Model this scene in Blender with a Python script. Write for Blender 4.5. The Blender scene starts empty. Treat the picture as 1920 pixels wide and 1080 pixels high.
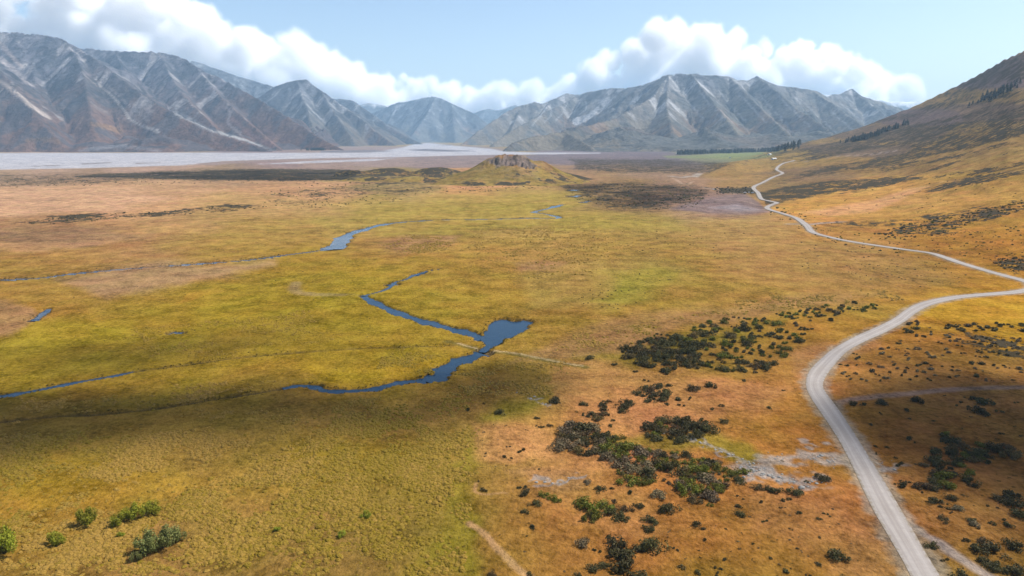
import bpy, math, random
import numpy as np
R = math.radians
sc = bpy.context.scene
col = sc.collection

# ------------------------------------------------------------------ camera, sky, sun, exposure
CAMH, PITCH, FPX = 80.0, R(12.55), 1280.0
SAZ, SEL = R(80), R(52)            # sun: to the right of the view and ahead, high
cam = bpy.data.cameras.new('camera'); cam_o = bpy.data.objects.new('camera', cam); col.objects.link(cam_o)
cam.sensor_width = 36; cam.lens = 24; cam.clip_start = 1; cam.clip_end = 80000
cam_o.location = (0, 0, CAMH); cam_o.rotation_euler = (math.pi/2 - PITCH, 0, 0); sc.camera = cam_o
world = bpy.data.worlds.new('World'); sc.world = world; world.use_nodes = True
wn = world.node_tree; bg = wn.nodes['Background']
sky = wn.nodes.new('ShaderNodeTexSky'); sky.sky_type = 'NISHITA'; sky.sun_disc = False
sky.sun_elevation = SEL; sky.sun_rotation = SAZ; sky.altitude = 500
sky.air_density = 1.0; sky.dust_density = 2.0; sky.ozone_density = 1.0
wn.links.new(sky.outputs[0], bg.inputs[0]); bg.inputs[1].default_value = 0.105
sun = bpy.data.lights.new('sun', 'SUN'); sun.energy = 5.0; sun.angle = R(0.5); sun.color = (1, .95, .87)
sun_o = bpy.data.objects.new('sun', sun); col.objects.link(sun_o)
sun_o.rotation_euler = (math.pi/2 - SEL, 0, math.pi - SAZ); sun_o.location = (0, 0, 500)
SUND = np.array([math.sin(SAZ)*math.cos(SEL), math.cos(SAZ)*math.cos(SEL), math.sin(SEL)])
vs = sc.view_settings; vs.view_transform = 'Standard'; vs.look = 'None'; vs.gamma = 1; vs.exposure = 0.76; vs.use_curve_mapping = False
sc.cycles.use_denoising = True
sc.cycles.max_bounces = 26; sc.cycles.volume_bounces = 24; sc.cycles.diffuse_bounces = 3; sc.cycles.transparent_max_bounces = 16
KEXP = 2.35                        # display brightness of a white sunlit floor; turns seen colours into albedo
random.seed(7); rng = np.random.default_rng(7)

# ------------------------------------------------------------------ numpy helpers
def srgb(h):
    h = h.lstrip('#'); c = np.array([int(h[i:i+2], 16)/255 for i in (0, 2, 4)])
    return np.where(c <= .04045, c/12.92, ((c+.055)/1.055)**2.4)
def alb(h, k=None): return np.clip(srgb(h)/(k or KEXP), .004, .8)
def hsh(ix, iy, s=0):
    ix = ix.astype(np.int64); iy = iy.astype(np.int64)
    n = (ix*374761393 + iy*668265263 + s*974634777) & 0xffffffff
    n = ((n ^ (n >> 13))*1274126177) & 0xffffffff
    n = ((n ^ (n >> 16))*2246822519) & 0xffffffff
    return ((n ^ (n >> 15)) & 0xffffff)/float(0x1000000)
def vnoise(x, y, s=0):
    ix = np.floor(x); iy = np.floor(y); fx = x-ix; fy = y-iy
    ux = fx*fx*fx*(fx*(fx*6-15)+10); uy = fy*fy*fy*(fy*(fy*6-15)+10)
    a = hsh(ix, iy, s); b = hsh(ix+1, iy, s); c = hsh(ix, iy+1, s); d = hsh(ix+1, iy+1, s)
    return (a + (b-a)*ux + (c-a)*uy + (a-b-c+d)*ux*uy)*2-1
def fbm(x, y, o=4, s=0, g=.5):
    t = 0; a = 1; n = 0
    for i in range(o):
        t = t + a*vnoise(x, y, s+i*17); n += a; a *= g; x = x*2.03+11.3; y = y*2.03+7.7
    return t/n
def sstep(a, b, x):
    t = np.clip((x-a)/(b-a), 0, 1); return t*t*(3-2*t)
def erosion(px, py, dx, dy, s=0):
    ix = np.floor(px); iy = np.floor(py); fx = px-ix; fy = py-iy
    va = np.zeros_like(px); vx = np.zeros_like(px); vy = np.zeros_like(px); wt = np.zeros_like(px)
    for i in range(-2, 2):
        for j in range(-2, 2):
            hx = hsh(ix-i, iy-j, s)*.5; hy = hsh(ix-i, iy-j, s+5)*.5
            qx = fx+i-hx; qy = fy+j-hy
            w = np.exp(-(qx*qx+qy*qy)*2); wt += w
            m = (qx*dx+qy*dy)*2*math.pi
            sn = -np.sin(m)
            va += np.cos(m)*w; vx += sn*(qx+dx)*w; vy += sn*(qy+dy)*w
    return va/wt, vx/wt, vy/wt
CP, SP = math.cos(PITCH), math.sin(PITCH)
def project(x, y, z):
    d = y*CP - (z-CAMH)*SP; d = np.where(d < 1, 1, d)
    return 960+FPX*x/d, 540-FPX*(y*SP+(z-CAMH)*CP)/d
def raydir(u, v):
    a = (u-960)/FPX; b = (540-v)/FPX
    return a, CP + b*SP, -SP + b*CP
def at(u, v, Y):                   # the point seen at a pixel, at the ground distance Y ahead
    dx, dy, dz = raydir(u, v); return np.array([dx/dy*Y, Y, CAMH+dz/dy*Y])
def seg_dist(px, py, pts):         # distance to a polyline and the position along it
    best = np.full(px.shape, 1e9); tt = np.zeros(px.shape)
    for k in range(len(pts)-1):
        ax, ay = pts[k][:2]; bx, by = pts[k+1][:2]
        vx, vy = bx-ax, by-ay; L = vx*vx+vy*vy+1e-9
        t = np.clip(((px-ax)*vx+(py-ay)*vy)/L, 0, 1)
        d = np.hypot(px-ax-t*vx, py-ay-t*vy); m = d < best
        best = np.where(m, d, best); tt = np.where(m, k+t, tt)
    return best, tt
def poly_sd(px, py, poly):         # signed distance, negative inside
    n = len(poly); d, _ = seg_dist(px, py, list(poly)+[poly[0]])
    ins = np.zeros(px.shape, bool)
    for k in range(n):
        x1, y1 = poly[k]; x2, y2 = poly[(k+1) % n]
        if y1 == y2: continue
        c = ((y1 > py) != (y2 > py)) & (px < (x2-x1)*(py-y1)/(y2-y1)+x1); ins ^= c
    return np.where(ins, -d, d)
def smooth_line(pts, n=6):         # Catmull-Rom
    P = np.array(pts, float); P = np.vstack([2*P[0]-P[1], P, 2*P[-1]-P[-2]]); out = []
    for i in range(1, len(P)-2):
        for k in range(n):
            t = k/n; a, b, c, d = P[i-1], P[i], P[i+1], P[i+2]
            out.append(.5*((2*b)+(c-a)*t+(2*a-5*b+4*c-d)*t*t+(3*b-a-3*c+d)*t**3))
    out.append(P[-2]); return np.array(out)

# ------------------------------------------------------------------ object helpers
def link(o, parent=None, kind=None, label=None, cat=None, group=None):
    if o.name not in col.objects: col.objects.link(o)
    if parent: o.parent = parent
    if kind: o['kind'] = kind
    if label: o['label'] = label
    if cat: o['category'] = cat
    if group: o['group'] = group
    return o
def mesh_from(name, V, F, mat=None, smooth=True, attrs=None):
    me = bpy.data.meshes.new(name); V = np.asarray(V, np.float32); F = np.asarray(F, np.int32)
    me.vertices.add(len(V)); me.vertices.foreach_set('co', V.ravel())
    k = F.shape[1]; me.loops.add(F.size); me.loops.foreach_set('vertex_index', F.ravel())
    me.polygons.add(len(F)); me.polygons.foreach_set('loop_start', np.arange(len(F), dtype=np.int32)*k)
    me.polygons.foreach_set('use_smooth', np.full(len(F), smooth))
    me.update(calc_edges=True)
    for an, val in (attrs or {}).items():
        val = np.asarray(val, np.float32)
        if val.ndim == 2:
            a = me.attributes.new(an, 'FLOAT_COLOR', 'POINT'); a.data.foreach_set('color', np.hstack([val, np.ones((len(val), 1), np.float32)]).ravel())
        else:
            a = me.attributes.new(an, 'FLOAT', 'POINT'); a.data.foreach_set('value', val)
    if mat: me.materials.append(mat)
    return me
def grid_faces(nr, nc):
    i = np.arange(nr*nc).reshape(nr, nc)
    return np.stack([i[:-1, :-1], i[:-1, 1:], i[1:, 1:], i[1:, :-1]], -1).reshape(-1, 4)

# ------------------------------------------------------------------ material helpers
class NB:
    def __init__(s, name):
        s.m = bpy.data.materials.new(name); s.m.use_nodes = True; s.t = s.m.node_tree; s.N = s.t.nodes; s.L = s.t.links
        s.b = s.N['Principled BSDF']; s.out = s.N['Material Output']
    def n(s, typ, **kw):
        x = s.N.new(typ)
        for k, v in kw.items():
            if k[0] == '_': setattr(x, k[1:], v)
            else:
                i = x.inputs[k.replace('__', ' ')]
                if hasattr(v, 'links') or isinstance(v, bpy.types.NodeSocket): s.L.new(v, i)
                else: i.default_value = v
        return x
    def pos(s):
        return s.n('ShaderNodeNewGeometry').outputs['Position']
    def noise(s, scale, detail=4, rough=.55, vec=None, dist=0):
        x = s.n('ShaderNodeTexNoise', Scale=scale, Detail=detail, Roughness=rough, Distortion=dist)
        s.L.new(vec if vec is not None else s.pos(), x.inputs['Vector']); return x.outputs['Fac']
    def ramp(s, f, a, b, lo=0., hi=1.):
        x = s.n('ShaderNodeMapRange'); s.L.new(f, x.inputs['Value']); x.inputs['From Min'].default_value = a; x.inputs['From Max'].default_value = b
        x.inputs['To Min'].default_value = lo; x.inputs['To Max'].default_value = hi; return x.outputs[0]
    def math(s, op, a, b):
        x = s.N.new('ShaderNodeMath'); x.operation = op
        for i, v in enumerate((a, b)):
            if isinstance(v, (int, float)): x.inputs[i].default_value = v
            else: s.L.new(v, x.inputs[i])
        return x.outputs[0]
    def mix(s, f, a, b, mode='MIX'):
        x = s.N.new('ShaderNodeMix'); x.data_type = 'RGBA'; x.blend_type = mode
        for i, v in ((0, f), (6, a), (7, b)):
            if isinstance(v, (int, float)): x.inputs[i].default_value = v
            elif isinstance(v, (tuple, list, np.ndarray)): x.inputs[i].default_value = (*v, 1)
            else: s.L.new(v, x.inputs[i])
        return x.outputs[2]
    def attr(s, name, typ='GEOMETRY'):
        x = s.n('ShaderNodeAttribute', _attribute_name=name, _attribute_type=typ); return x
    def bump(s, h, strength, dist):
        x = s.n('ShaderNodeBump', Strength=strength, Distance=dist); s.L.new(h, x.inputs['Height']); s.L.new(x.outputs[0], s.b.inputs['Normal'])
    def base(s, c):
        if isinstance(c, (tuple, list, np.ndarray)): s.b.inputs['Base Color'].default_value = (*c, 1)
        else: s.L.new(c, s.b.inputs['Base Color'])
    def rough(s, r, spec=.2):
        s.b.inputs['Roughness'].default_value = r; s.b.inputs['Specular IOR Level'].default_value = spec

# ------------------------------------------------------------------ relief of the valley floor and the hillside on the right
HT = np.array([  # column u, toe distance, crest distance, crest v
 (1255,1500,1560,338),(1310,1330,1480,334),(1345,1260,1600,317),(1380,1180,1750,305),(1420,1040,2050,297),(1445,950,2300,288),(1500,720,2500,270),(1600,590,2500,243),
 (1700,520,2400,205),(1800,450,2200,156),(1880,410,2000,114),(1920,385,1900,94),(2100,330,1700,0),(2400,270,1500,-150),(3200,200,1200,-420)], float)
_az = np.array([at(r[0], r[3], r[2])[0]/r[2] for r in HT])
_cz = np.array([at(r[0], r[3], r[2])[2] for r in HT]); _cz[0] = 0
def hill(x, y):
    a = x/np.maximum(y, 1)
    t = np.interp(a, _az, HT[:, 1]); r = np.interp(a, _az, HT[:, 2]); z = np.interp(a, _az, _cz)
    z = np.where(a < _az[0], 0, z); z = np.where(y < 30, 0, z)
    s = (y-t)/(r-t)
    up = np.clip(s, 0, 1)**1.5
    dn = np.exp(-np.maximum(s-1, 0)*1.2)
    h = z*np.where(s < 1, up, dn)
    w = np.clip(h/25, 0, 1)
    d = .946*x-.326*y
    rel = fbm(d/60, (x*.326+y*.946)/260, 4, 31)*5 + fbm(x/38, y/38, 3, 35)*1.6
    return h + rel*w*np.where(s > .9, np.clip((1.15-s)/.25, 0.15, 1), 1)
def plain(x, y):
    r = np.hypot(x, y)
    a = np.clip(r/250, .5, 4)
    return fbm(x/70, y/70, 3, 3)*.5*a + fbm(x/17, y/17, 3, 9)*.22
BASE = lambda x, y: plain(x, y) + hill(x, y)
def ground_at(u, v, fn=None):      # where the ray through a pixel meets the ground
    u = np.atleast_1d(np.asarray(u, float)); v = np.atleast_1d(np.asarray(v, float))
    fn = fn or BASE
    dx, dy, dz = raydir(u, v)
    Ys = np.geomspace(70, 14000, 500)[:, None]
    X = dx/dy*Ys; Z = CAMH+dz/dy*Ys; hit = Z <= fn(X, np.broadcast_to(Ys, X.shape))
    k = np.where(hit.any(0), hit.argmax(0), 499); k = np.maximum(k, 1)
    lo = Ys[k-1, 0]; hi = Ys[k, 0]
    for _ in range(14):
        m = (lo+hi)/2; h = CAMH+dz/dy*m <= fn(dx/dy*m, m)
        hi = np.where(h, m, hi); lo = np.where(h, lo, m)
    return np.stack([dx/dy*hi, hi], -1)

# lines on the ground: pixels of the photograph -> plan
ROAD = [(1850,1300),(1790,1180),(1735,1080),(1697,1015),(1660,950),(1620,875),(1585,815),(1555,770),(1533,738),(1527,720),(1533,701),(1549,681),(1575,657),(1610,637),(1650,619),(1686,600),(1712,581),(1742,568),(1790,558),(1850,552),(1900,548),(1930,543),(1938,535),(1918,526),(1880,516),(1840,505),(1800,493),(1772,483),(1740,474),(1680,466),(1600,454),(1560,446),(1524,436),(1512,423),(1492,409),(1467,401),(1446,395),(1438,390),(1446,385),(1456,381),(1440,377),(1427,373),(1421,362),(1413,351),(1430,343),(1449,333),(1467,325),(1456,318),(1468,307),(1490,301)]
road_xy = smooth_line(ground_at(*np.array(ROAD).T), 5)
STREAMS = [  # pixels, width in metres at each end
 ([(908,634),(880,624),(845,615),(800,603),(760,591),(725,577),(700,565),(680,554)], 6.0, 4.5),
 ([(680,554),(715,545),(735,535),(738,529)], 1.4, 1.8), ([(728,534),(745,532)], 4.0, 3.5), ([(738,529),(760,523),(780,514),(800,508),(830,503)], 1.8, .8), ([(775,516),(795,511)], 4.0, 3.0),
 ([(905,661),(880,669),(850,681),(833,692),(826,703),(798,712)], 6.5, 7.0),
 ([(798,712),(760,715),(735,719),(700,728),(650,732),(610,731),(588,724),(560,722),(530,727)], 4.0, 2.2),
 ([(530,727),(480,736),(400,748),(300,764),(200,775),(100,780),(0,790)], 1.6, 1.0),
 ([(-30,748),(0,742),(60,732),(130,718),(200,706),(250,696)], 3.8, 1.6), ([(250,696),(330,686),(430,672),(560,660),(700,652),(850,648)], 1.2, .8),
 ([(-30,526),(0,524),(70,521),(150,511),(300,498),(450,488),(530,478),(622,466)], 4.8, 3.4),
 ([(622,466),(638,452),(652,440),(678,431),(705,423),(745,417),(800,413),(870,411),(945,410),(990,408)], 13, 3.0), ([(630,462),(650,452)], 12, 9),
 ([(62,600),(75,592),(92,578)], 3.5, 2.5), ([(320,623),(342,623)], 3.5, 3.0),
 ([(988,408),(1048,408),(1025,401),(1000,397),(1030,390),(1050,384)], 5, 6), ([(1040,387),(1055,383)], 9, 7), ([(1072,357),(1080,355)], 16, 12), ([(1072,368),(1086,366)], 14, 10), ([(1092,379),(1108,376)], 9, 8),
]
POND = [(903,632),(910,622),(914,608),(930,599),(948,596),(962,600),(980,598),(1002,602),(990,612),(978,622),(962,628),(945,636),(934,644),(922,651),(912,657),(900,656),(908,645)]
stream_xy = []
for pts, w0, w1 in STREAMS:
    P = smooth_line(ground_at(*np.array(pts).T), 6); t = np.linspace(0, 1, len(P))
    wob = 1+.32*np.sin(np.arange(len(P))*1.9)*np.sin(np.arange(len(P))*.43+1)+.28*np.sin(np.arange(len(P))*.7+2)
    stream_xy.append((P, (w0+(w1-w0)*t)*wob))
pond_xy = ground_at(*np.array(POND).T)
def carve(x, y):                   # channel depth below the plain
    c = np.zeros(x.shape)
    for P, w in stream_xy:
        lo = P.min(0)-15; hi = P.max(0)+15
        m = (x > lo[0]) & (x < hi[0]) & (y > lo[1]) & (y < hi[1])
        if not m.any(): continue
        d, t = seg_dist(x[m], y[m], P); ww = np.interp(t, np.arange(len(w)), w)/2
        c[m] = np.maximum(c[m], sstep(ww+.9, ww-.5, d)*np.minimum(1.1, .5+ww*.25))
    m = (np.abs(x-pond_xy[:, 0].mean()) < 60) & (np.abs(y-pond_xy[:, 1].mean()) < 60)
    if m.any():
        xx = x[m]+fbm(x[m]/4, y[m]/4, 2, 51)*1.6; yy = y[m]+fbm(x[m]/4, y[m]/4, 2, 52)*1.6
        c[m] = np.maximum(c[m], sstep(.8, -.8, poly_sd(xx, yy, pond_xy))*1.1)
    return c
rz = None
def road_near(x, y):
    d = np.full(x.shape, 1e3); t = np.zeros(x.shape)
    lo = road_xy.min(0)-40; hi = road_xy.max(0)+40
    m = (x > lo[0]) & (x < hi[0]) & (y > lo[1]) & (y < hi[1])
    if m.any(): d[m], t[m] = seg_dist(x[m], y[m], road_xy)
    return d, t
road_z = BASE(road_xy[:, 0], road_xy[:, 1])
for _ in range(6): road_z[1:-1] = (road_z[:-2]+road_z[1:-1]*2+road_z[2:])/4
def ground_z(x, y, full=False):
    z = BASE(x, y); c = carve(x, y)
    d, t = road_near(x, y); w = sstep(9, 4.2, d)
    z = z*(1-w) + np.interp(t, np.arange(len(road_z)), road_z)*w
    z = z - c
    return (z, c, d, t) if full else z

# ------------------------------------------------------------------ ground sheet
azs = np.concatenate([np.linspace(-1.25, -.80, 60, endpoint=False), np.linspace(-.80, .80, 1020, endpoint=False), np.linspace(.80, 1.35, 70)])
vv = np.concatenate([np.linspace(1700, 1110, 60, endpoint=False), np.linspace(1110, 480, 330, endpoint=False), np.linspace(480, 300, 190, endpoint=False), np.linspace(300, 262, 60)])
ry = CAMH/np.tan(PITCH-np.arctan((540-vv)/FPX))
ry = np.concatenate([[-400, -100, 5], ry[ry > 30], [15000]])
GX = azs[None, :]*np.maximum(ry[:, None], 60)*1.0; GY = np.broadcast_to(ry[:, None], GX.shape).copy()
gx, gy = GX.ravel(), GY.ravel()
gz, gc, gd, gt = ground_z(gx, gy, True)
gu, gv = project(gx, gy, gz)

PAL = dict(G='#a3932f', GY='#b8962a', GD='#7f7a24', LG='#98a032', TB='#a8875a', PB='#ad8a6c', OB='#b07c40', DO='#c99a63')
SPL = [  # soft areas of plant cover: u, v, colour under sunlight
 (60,1010,'#b8982e'),(60,1075,'#ad9440'),(250,1060,'#b39355'),(230,960,'#b3925c'),(450,1000,'#b0984a'),(620,1010,'#a8924a'),(740,950,'#a5923c'),(830,1010,'#8a8424'),(860,920,'#92901f'),(960,1030,'#ac8636'),(1060,1000,'#bb8c48'),(1150,1000,'#bd8842'),(1350,1010,'#b98a3c'),(1500,1050,'#bb8444'),(1450,1070,'#a88a2c'),(1640,990,'#bd8c4c'),(1750,1000,'#b5854c'),(1880,1040,'#97782f'),(1800,940,'#a87848'),
 (60,880,'#b59c34'),(120,930,'#bd9c2e'),(330,880,'#b0944c'),(480,920,'#b99c40'),(550,850,'#a8953a'),(700,860,'#ad9838'),(600,960,'#b59a5a'),(760,900,'#a8962e'),(870,860,'#94901f'),(960,830,'#e2ac84'),(985,805,'#e0a882'),(1020,900,'#d0a070'),(1200,950,'#c69050'),(1420,815,'#ad7e2c'),(1550,840,'#a97832'),(1500,930,'#bf8850'),(1400,950,'#c08a50'),(1700,800,'#9c742c'),(1850,790,'#9a7236'),(1760,870,'#9a7434'),(1890,890,'#a87a4a'),
 (50,770,'#a08c34'),(50,820,'#a08c48'),(350,800,'#a08c42'),(200,760,'#a08c2c'),(650,800,'#a88c50'),(550,760,'#a08a48'),(800,760,'#a88a5a'),(780,820,'#a48c4c'),(900,700,'#a48a54'),(960,730,'#a48c50'),(1060,725,'#908c26'),(940,790,'#928e22'),(1200,785,'#dca27c'),(1150,765,'#d8a078'),(1110,700,'#7f8420'),(1120,740,'#d8a27c'),(1400,760,'#c08c68'),(1300,740,'#c8926c'),(1500,700,'#bc9068'),(1480,790,'#b08038'),(1650,690,'#b48a68'),(1800,720,'#b48a68'),(1700,650,'#b88668'),(1900,700,'#b08a64'),
 (40,640,'#b0a030'),(100,680,'#a09022'),(350,640,'#9c8c20'),(300,600,'#a8962c'),(600,640,'#a4921f'),(800,690,'#b29826'),(650,690,'#ac9424'),(250,730,'#ac9626'),(430,720,'#a6922c'),(700,610,'#a4962c'),(800,640,'#a2902c'),(850,560,'#ad9c46'),(760,545,'#a89a34'),(1000,540,'#b09a54'),(900,520,'#b09c4a'),(1050,640,'#a08656'),(1180,650,'#b48e66'),(1100,610,'#a08c52'),(1300,600,'#b0946a'),(1220,620,'#b08e68'),(1450,560,'#b4986a'),(1350,650,'#8c8030'),(1480,630,'#a08438'),(1560,660,'#bc8a58'),(1540,575,'#b49868'),(1820,580,'#c4a03a'),(1880,600,'#bf9c34'),(1740,600,'#bc944a'),
 (60,550,'#ac9448'),(20,580,'#b59272'),(30,600,'#b09060'),(180,530,'#b3977a'),(330,505,'#b59a7a'),(240,560,'#a4963c'),(400,560,'#aa963a'),(450,530,'#a69640'),(550,510,'#a89838'),(560,570,'#a6961f'),(700,490,'#ac9a40'),(640,520,'#a89a34'),(900,460,'#b09c4c'),(780,455,'#b09064'),(1100,480,'#b29e56'),(1030,500,'#b4966a'),(1170,545,'#a09c34'),(1240,525,'#a09a38'),(1250,470,'#b09c56'),(1400,480,'#b49c66'),(1350,530,'#b29862'),(1600,500,'#b09860'),(1500,510,'#b0985c'),(1750,520,'#9c8450'),(1650,560,'#b09660'),(1850,470,'#bc9038'),(1750,450,'#b88e36'),(1890,500,'#b89038'),(1600,430,'#b08c48'),
 (40,380,'#cdab82'),(150,370,'#ccaa7e'),(250,400,'#c8a67c'),(60,440,'#a88a66'),(220,445,'#b09068'),(100,460,'#b8946c'),(330,430,'#b49c66'),(420,470,'#ac9a50'),(100,490,'#a8964a'),(500,390,'#b89e68'),(600,430,'#b09c5a'),(520,440,'#b09c56'),(700,400,'#a89c4c'),(620,400,'#b49c66'),(800,430,'#a89c48'),(850,380,'#aa9a50'),(930,390,'#a89c4a'),(1000,375,'#a49c44'),(1000,430,'#aea052'),(1120,420,'#aa9c4c'),(1250,420,'#a89a54'),(1300,430,'#ac9a5c'),(1400,440,'#b49e66'),(1350,385,'#947f7c'),(1290,392,'#a0887c'),(1600,380,'#c8a04a'),(1500,385,'#c8a24e'),(1550,405,'#cc9c58'),(1750,350,'#c8a04c'),(1680,375,'#d0a468'),(1850,340,'#b8943e'),(1850,400,'#b4903e'),(1700,405,'#c4a046'),
 (60,340,'#b09878'),(300,345,'#c0a076'),(150,330,'#a0886c'),(500,345,'#c09c70'),(450,325,'#a08a6c'),(600,360,'#c4a074'),(700,345,'#a0905c'),(760,360,'#a89660'),(900,352,'#cc9e68'),(1000,355,'#b89860'),(1100,330,'#a88a64'),(1150,350,'#9c8454'),(1120,365,'#7c6a4c'),(1200,365,'#6c5c48'),(1270,372,'#6c5c48'),(1160,385,'#84714c'),(1280,345,'#a88c70'),(1250,325,'#a0886c'),(1400,325,'#b0904e'),(1360,340,'#a88a50'),(1500,335,'#8c7450'),(1450,360,'#948050'),
 (100,322,'#c0a488'),(300,318,'#bca088'),(500,308,'#a08c88'),(700,300,'#a8968e'),(850,300,'#9c8c88'),(1100,302,'#857b80'),(1250,305,'#7f777e'),(1330,296,'#8c9070'),(1400,292,'#8e9a64'),(600,312,'#a89488'),
 (1500,300,'#b0924e'),(1440,310,'#b4944e'),(1600,285,'#8a745c'),(1600,310,'#a4844c'),(1750,220,'#82706a'),(1680,250,'#86725c'),(1850,150,'#8c7a78'),(1900,120,'#907c78'),(1800,290,'#b08c4e'),(1700,315,'#a8884c'),(1900,260,'#ac8a4c'),(1880,210,'#8c7660'),(1850,310,'#b4904a')]
su = np.array([s[0] for s in SPL], float); sv = np.array([s[1] for s in SPL], float)
scol = np.array([srgb(s[2]) for s in SPL])
lr = np.log(np.maximum(gy, 40))
wu = gu + fbm(gx/np.maximum(gy, 60)*9, lr*7, 4, 71)*60
wv = gv + fbm(gx/np.maximum(gy, 60)*9, lr*7, 4, 75)*np.clip((gv-255)*.13, 2, 55)
acc = np.zeros((len(gx), 3)); wsum = np.zeros(len(gx))
vsc = np.clip((sv-250)*.16, 5, 60)
for k in range(len(SPL)):
    d2 = ((wu-su[k])/(vsc[k]*1.25+16))**2 + ((wv-sv[k])/(vsc[k]*.62))**2
    w = np.exp(-d2*.5)+1e-4/(1+d2)**2
    acc += w[:, None]*scol[k]; wsum += w
C = acc/wsum[:, None]
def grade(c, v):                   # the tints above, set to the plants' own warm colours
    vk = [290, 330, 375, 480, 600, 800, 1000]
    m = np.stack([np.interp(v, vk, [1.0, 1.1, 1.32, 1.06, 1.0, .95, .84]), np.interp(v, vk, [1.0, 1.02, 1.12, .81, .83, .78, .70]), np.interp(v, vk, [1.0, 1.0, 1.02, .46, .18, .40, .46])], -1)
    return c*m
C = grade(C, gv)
def area(poly, h, f=4, warp=1., m=1.):
    global C
    lo = np.min(poly, 0)-60; hi = np.max(poly, 0)+60
    k = np.where((gu > lo[0]) & (gu < hi[0]) & (gv > lo[1]) & (gv < hi[1]))[0]
    sd = poly_sd(gu[k]+(wu[k]-gu[k])*.35*warp, gv[k]+(wv[k]-gv[k])*.4*warp, poly)
    hc = srgb(h); hc = grade(hc[None], gv[k]) if hc[2] < .62*hc[0] else hc[None]
    a = sstep(f, -f, sd)*m; C[k] = C[k]*(1-a[:, None]) + hc*a[:, None]
def line(pts, h, w, m=1., soft=.6, jit=0.):
    global C
    P = smooth_line(ground_at(*np.array(pts).T), 5); lo = P.min(0)-w*2-4; hi = P.max(0)+w*2+4
    k = np.where((gx > lo[0]) & (gx < hi[0]) & (gy > lo[1]) & (gy < hi[1]))[0]
    d, _ = seg_dist(gx[k]+fbm(gx[k]/3, gy[k]/3, 2, 5)*jit, gy[k]+fbm(gx[k]/3, gy[k]/3, 2, 6)*jit, P)
    a = sstep(w*.5*(1+soft), w*.5*(1-soft), d)*m; C[k] = C[k]*(1-a[:, None]) + srgb(h)*a[:, None]
# braided river gravel, its bars, the far plain
RIVER = [(-300,288),(-300,321),(0,318),(170,315),(330,311),(470,303),(560,300),(640,296),(740,295),(830,292),(930,290),(1000,289.5),(1125,288),(1125,286.5),(1000,286),(945,284),(920,279),(870,275),(835,271),(800,268),(780,270),(760,275),(735,280),(690,286),(500,286.5),(300,286.5)]
area(RIVER, '#d3d4d8', 1.0, .25)
area([(350,309),(420,302),(520,299),(640,295.5),(600,299),(480,304),(400,310)], '#a8958c', .8, .3)
area([(480,308),(620,300),(740,297),(700,301),(560,307)], '#d0d0d4', .8, .4)
area([(600,283),(700,281),(740,283.5),(680,286),(600,286)], '#8a8a90', .6, .2)
area([(760,281),(800,279),(870,282),(895,283.5),(840,284.5),(790,283)], '#85888f', .6, .2)
area([(820,272),(850,271.5),(845,273)], '#8a8c92', .5, .2)
for a in [(150,307,210,304),(60,311,110,309),(250,306,300,304.5)]:
    area([(a[0],a[1]),(a[2],a[3]),(a[2]+4,a[3]+1.2),(a[0]+6,a[1]+1.4)], '#9a9696', .5, .2)
# pale dry ground, mown fields, bare flats
area([(1470,383),(1530,375),(1640,352),(1720,338),(1800,345),(1700,372),(1660,392),(1560,407),(1490,404)], '#cfa04c', 4, .4, .8)
area([(1500,398),(1640,375),(1715,352),(1745,350),(1690,375),(1640,395),(1560,404)], '#d6a468', 3, .3, .8)
area([(1715,572),(1800,562),(1925,556),(2050,556),(2050,625),(1920,612),(1760,600),(1700,598)], '#c4a03a', 3, .2, .9)
area([(1255,392),(1320,372),(1400,362),(1425,378),(1440,398),(1400,402),(1330,400)], '#93807e', 4, .5, .9)
area([(1330,388),(1380,380),(1425,392),(1380,396)], '#a8a0a4', 4, .8, .7)
area([(320,572),(350,553),(400,543),(430,546),(400,555),(350,566)], '#d4a968', 4, .6, .8)
area([(830,352),(900,347),(1010,343),(1020,347),(930,352),(850,356)], '#d0a070', 2, .3, .9)
area([(560,342),(690,338),(740,340),(640,348),(570,349)], '#cfa678', 2.5, .4, .8)
area([(1240,292),(1370,290),(1430,286),(1440,290),(1340,297),(1250,296)], '#8fa064', 1.5, .3, .7)
def tint(poly, h, f, m, warp=1.):  # an area given by its true colour
    global C
    lo = np.min(poly, 0)-80; hi = np.max(poly, 0)+80
    k = np.where((gu > lo[0]) & (gu < hi[0]) & (gv > lo[1]) & (gv < hi[1]))[0]
    sd = poly_sd(gu[k]+(wu[k]-gu[k])*.6*warp, gv[k]+(wv[k]-gv[k])*.6*warp, poly)
    a = sstep(f, -f, sd)*m; C[k] = C[k]*(1-a[:, None]) + srgb(h)[None]*a[:, None]
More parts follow.
